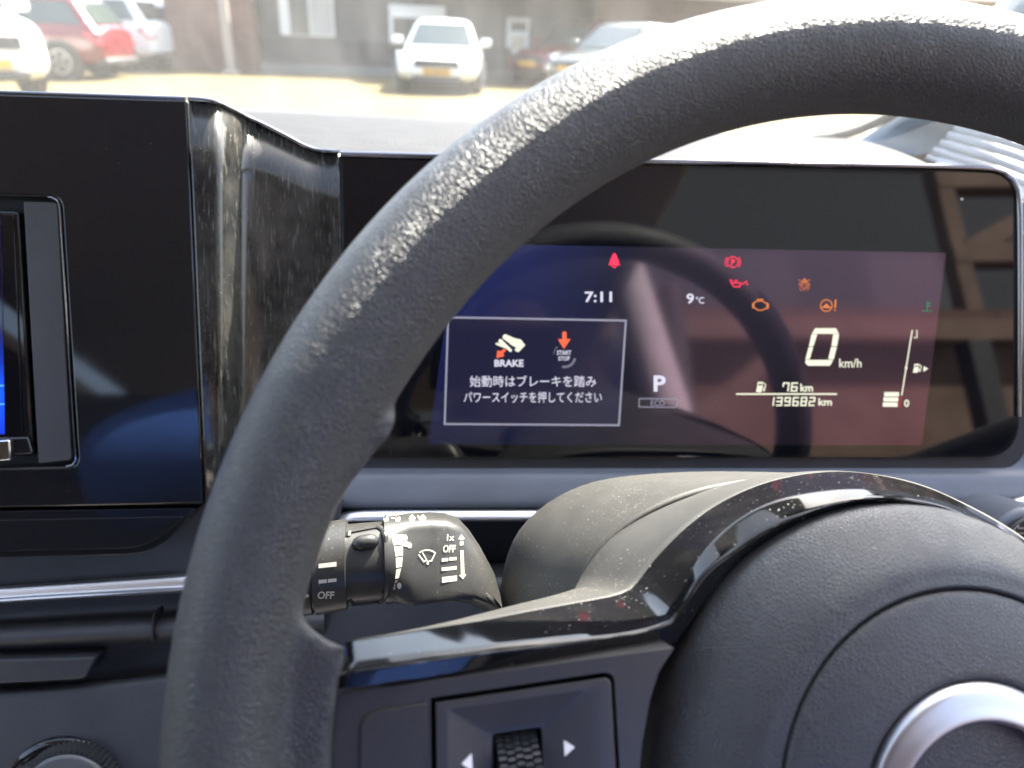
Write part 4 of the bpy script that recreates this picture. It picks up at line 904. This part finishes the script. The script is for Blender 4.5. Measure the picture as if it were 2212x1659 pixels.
        build('mirror', V, [(0, 1, 3, 2), (4, 6, 7, 5), (0, 4, 5, 1), (2, 3, 7, 6), (0, 2, 6, 4), (1, 5, 7, 3)], pt, e, bevel=.04, seg=3, local=True)
        def lamp(nm, pts, m):
            V = [Vector((sx_ * x, y, z)) for x, y, z in pts]; build(nm, V + [v + Vector((-sx_ * .05, -.06 if pts[0][1] > 0 else .06, 0)) for v in V], [(0, 1, 2, 3), (7, 6, 5, 4)] + [(i, (i + 1) % 4, 4 + (i + 1) % 4, 4 + i) for i in range(4)], m, e, bevel=.02, local=True)
        lamp('headlight', [(w_ * .54, h - .02, belt * .62), (w_ * .92, h - .20, belt * .64), (w_ * .99, h - .62, belt * .90), (w_ * .66, h - .14, belt * .82)], M['lampglass'])
        lamp('tail_light', [(w_ * .62, -h - .0, belt * .74), (w_ * .93, -h + .02, belt * .70), (w_ * 1.0, -h + .30, belt * .92), (w_ * .72, -h + .03, belt * .96)], M['tail'])
    lo_ = -.08 if kind == 'sedan' else 0
    Box().box(-w_ * .50, w_ * .50, h - .10, h + .005, belt * .60, belt * .76).done('grille', M['black_trim'], e, bevel=.02, local=True)
    Box().box(-w_ * .55, w_ * .55, h - .2, h - .02, .28 + lo_, .42 + lo_).done('lower_intake', M['black_trim'], e, bevel=.03, local=True)
    Box().box(-w_ * .8, w_ * .8, -h - .01, -h + .2, .28, .40).done('rear_bumper', M['black_trim'], e, bevel=.03, local=True)
    np_ = Box().box(-.26, .26, h + .002, h + .018, .44 + lo_, .56 + lo_).done('number_plate', M['plate_y'], e, bevel=.004, local=True)
    if plate_txt:
        me = text_mesh(plate_txt, .02); xs_ = [v.co.x for v in me.vertices]; ys_ = [v.co.y for v in me.vertices]
        for v in me.vertices: v.co = Vector((.22 - .44 * (v.co.x - min(xs_)) / (max(xs_) - min(xs_)), h + .0195, .465 + lo_ + .07 * (v.co.y - min(ys_)) / (max(ys_) - min(ys_))))
        link('plate_letters', me, M['black_trim'], e, False, local=True)
    return e
gp = ground
def at_front(u, v, heading, Lh):
    p = gp(u, v); hd = Vector((heading[0], heading[1], 0)).normalized(); p.z = 0; return p - hd * Lh / 2
hd = (-.06, -1); vehicle('white_sedan', at_front(943, 206, hd, 4.3), hd, 4.3, 1.70, 1.37, 'sedan', PW, 'white sedan with a yellow number plate facing us in front of the building', 'car', 'N1403W')
hd = (-1, .05)
def at_rear(u, v, heading, Lh, Wd=1.75):
    p = gp(u, v); p.z = 0; h_ = Vector((heading[0], heading[1], 0)).normalized(); s_ = Vector((h_.y, -h_.x, 0))
    s_ = s_ if s_.y < 0 else -s_
    return p + h_ * Lh / 2 - s_ * Wd / 2
vehicle('red_hatchback', at_rear(231, 177, hd, 4.1), hd, 4.1, 1.76, 1.50, 'hatch', PR, 'red hatchback parked side on with an alloy wheel and red tail light', 'car')
vehicle('white_car', at_rear(340, 157, hd, 4.3), hd, 4.3, 1.78, 1.62, 'suv', PW, 'tall white car directly behind the red hatchback', 'car', group='white cars parked in a row')
vehicle('white_car', at_rear(421, 151, hd, 4.2), hd, 4.2, 1.74, 1.50, 'hatch', PW, 'white car farthest right in the row, beside the pale pole', 'car', group='white cars parked in a row')
hd = (.75, -.66); p_ = gp(60, 215); p_.z = 0
vehicle('white_van', p_ + Vector((-1.75, .9, 0)), hd, 4.4, 1.8, 1.9, 'van', PW, 'white van cut off by the left edge of the view', 'van')
hd = (-.75, -.66)
vehicle('maroon_car', at_front(1136, 187, hd, 4.1), hd, 4.1, 1.74, 1.48, 'hatch', PM, 'maroon car half hidden behind the top of the steering wheel', 'car')
vehicle('silver_car', at_front(1222, 207, hd, 4.2), hd, 4.2, 1.76, 1.46, 'hatch', PS, 'silver grey car parked in front of the maroon one', 'car')
# timber shed beside our car, mirrored in the display
M['timber'] = mat('brown timber', (.36, .21, .10), .75)
L(M['timber'], mixcol(M['timber'], ramp(M['timber'], noise(M['timber'], coords(M['timber']), 3, 5), [(.3, 0.0), (.7, 1.0)]), (.14, .085, .06), (.22, .15, .11)), P(M['timber']).inputs['Base Color'])
sh = empty('timber_shed', (5, -6, 0), 'tall brown timber shed wall with posts and braces behind our car', 'shed')
Box().box(1.2, 14, -6.2, -6.1, 0, 3.7).done('wall', M['timber'], sh)
for x in (1.4, 4.6, 7.8): Box().box(x, x + .2, -5.2, -5.0, 0, 3.2).done('post', M['black_trim'], sh)
for x in (1.4, 4.6): Box().bar((x + .1, -5.1, 2.1), (x + 1.5, -5.1, 3.1), .16).done('brace', M['timber'], sh)
Box().box(1.0, 14.2, -5.2, -5.0, 3.2, 3.4).done('beam', M['timber'], sh)
Box().box(1.0, 14.2, -6.3, -5.7, 3.7, 3.8).done('roof', M['roofing'], sh)
for z in (4.5, 5.4): Box().bar((5.3, -5.9, z), (14, -5.9, z + .25), .22).done('beam', M['timber'], sh)
for x in (5.3, 7.4, 9.6): Box().box(x, x + .18, -6.0, -5.8, 3.7, 6.0).done('post', M['timber'], sh)
Box().bar((5.4, -5.9, 4.5), (7.5, -5.9, 5.6), .2).done('brace', M['timber'], sh)
wh = empty('sky_blocker', (12, -16, 0), 'tall dark block added behind the timber shed to keep sky out of the display reflection', 'building')  # added blocker, out of view: keeps bright sky out of the display reflection
Box().box(-1, 34, -24, -16, 0, 13).done('wall', mat('dark blocker grey', (.062, .070, .080), .9), wh); Box().box(-1.3, 34.3, -24.3, -15.7, 13, 13.4).done('roof', M['roofing'], wh)
for k in range(6): Box().box(1 + k * 5, 4 + k * 5, -16.03, -15.99, 7.5, 10).done('window', M['wglass'], wh)
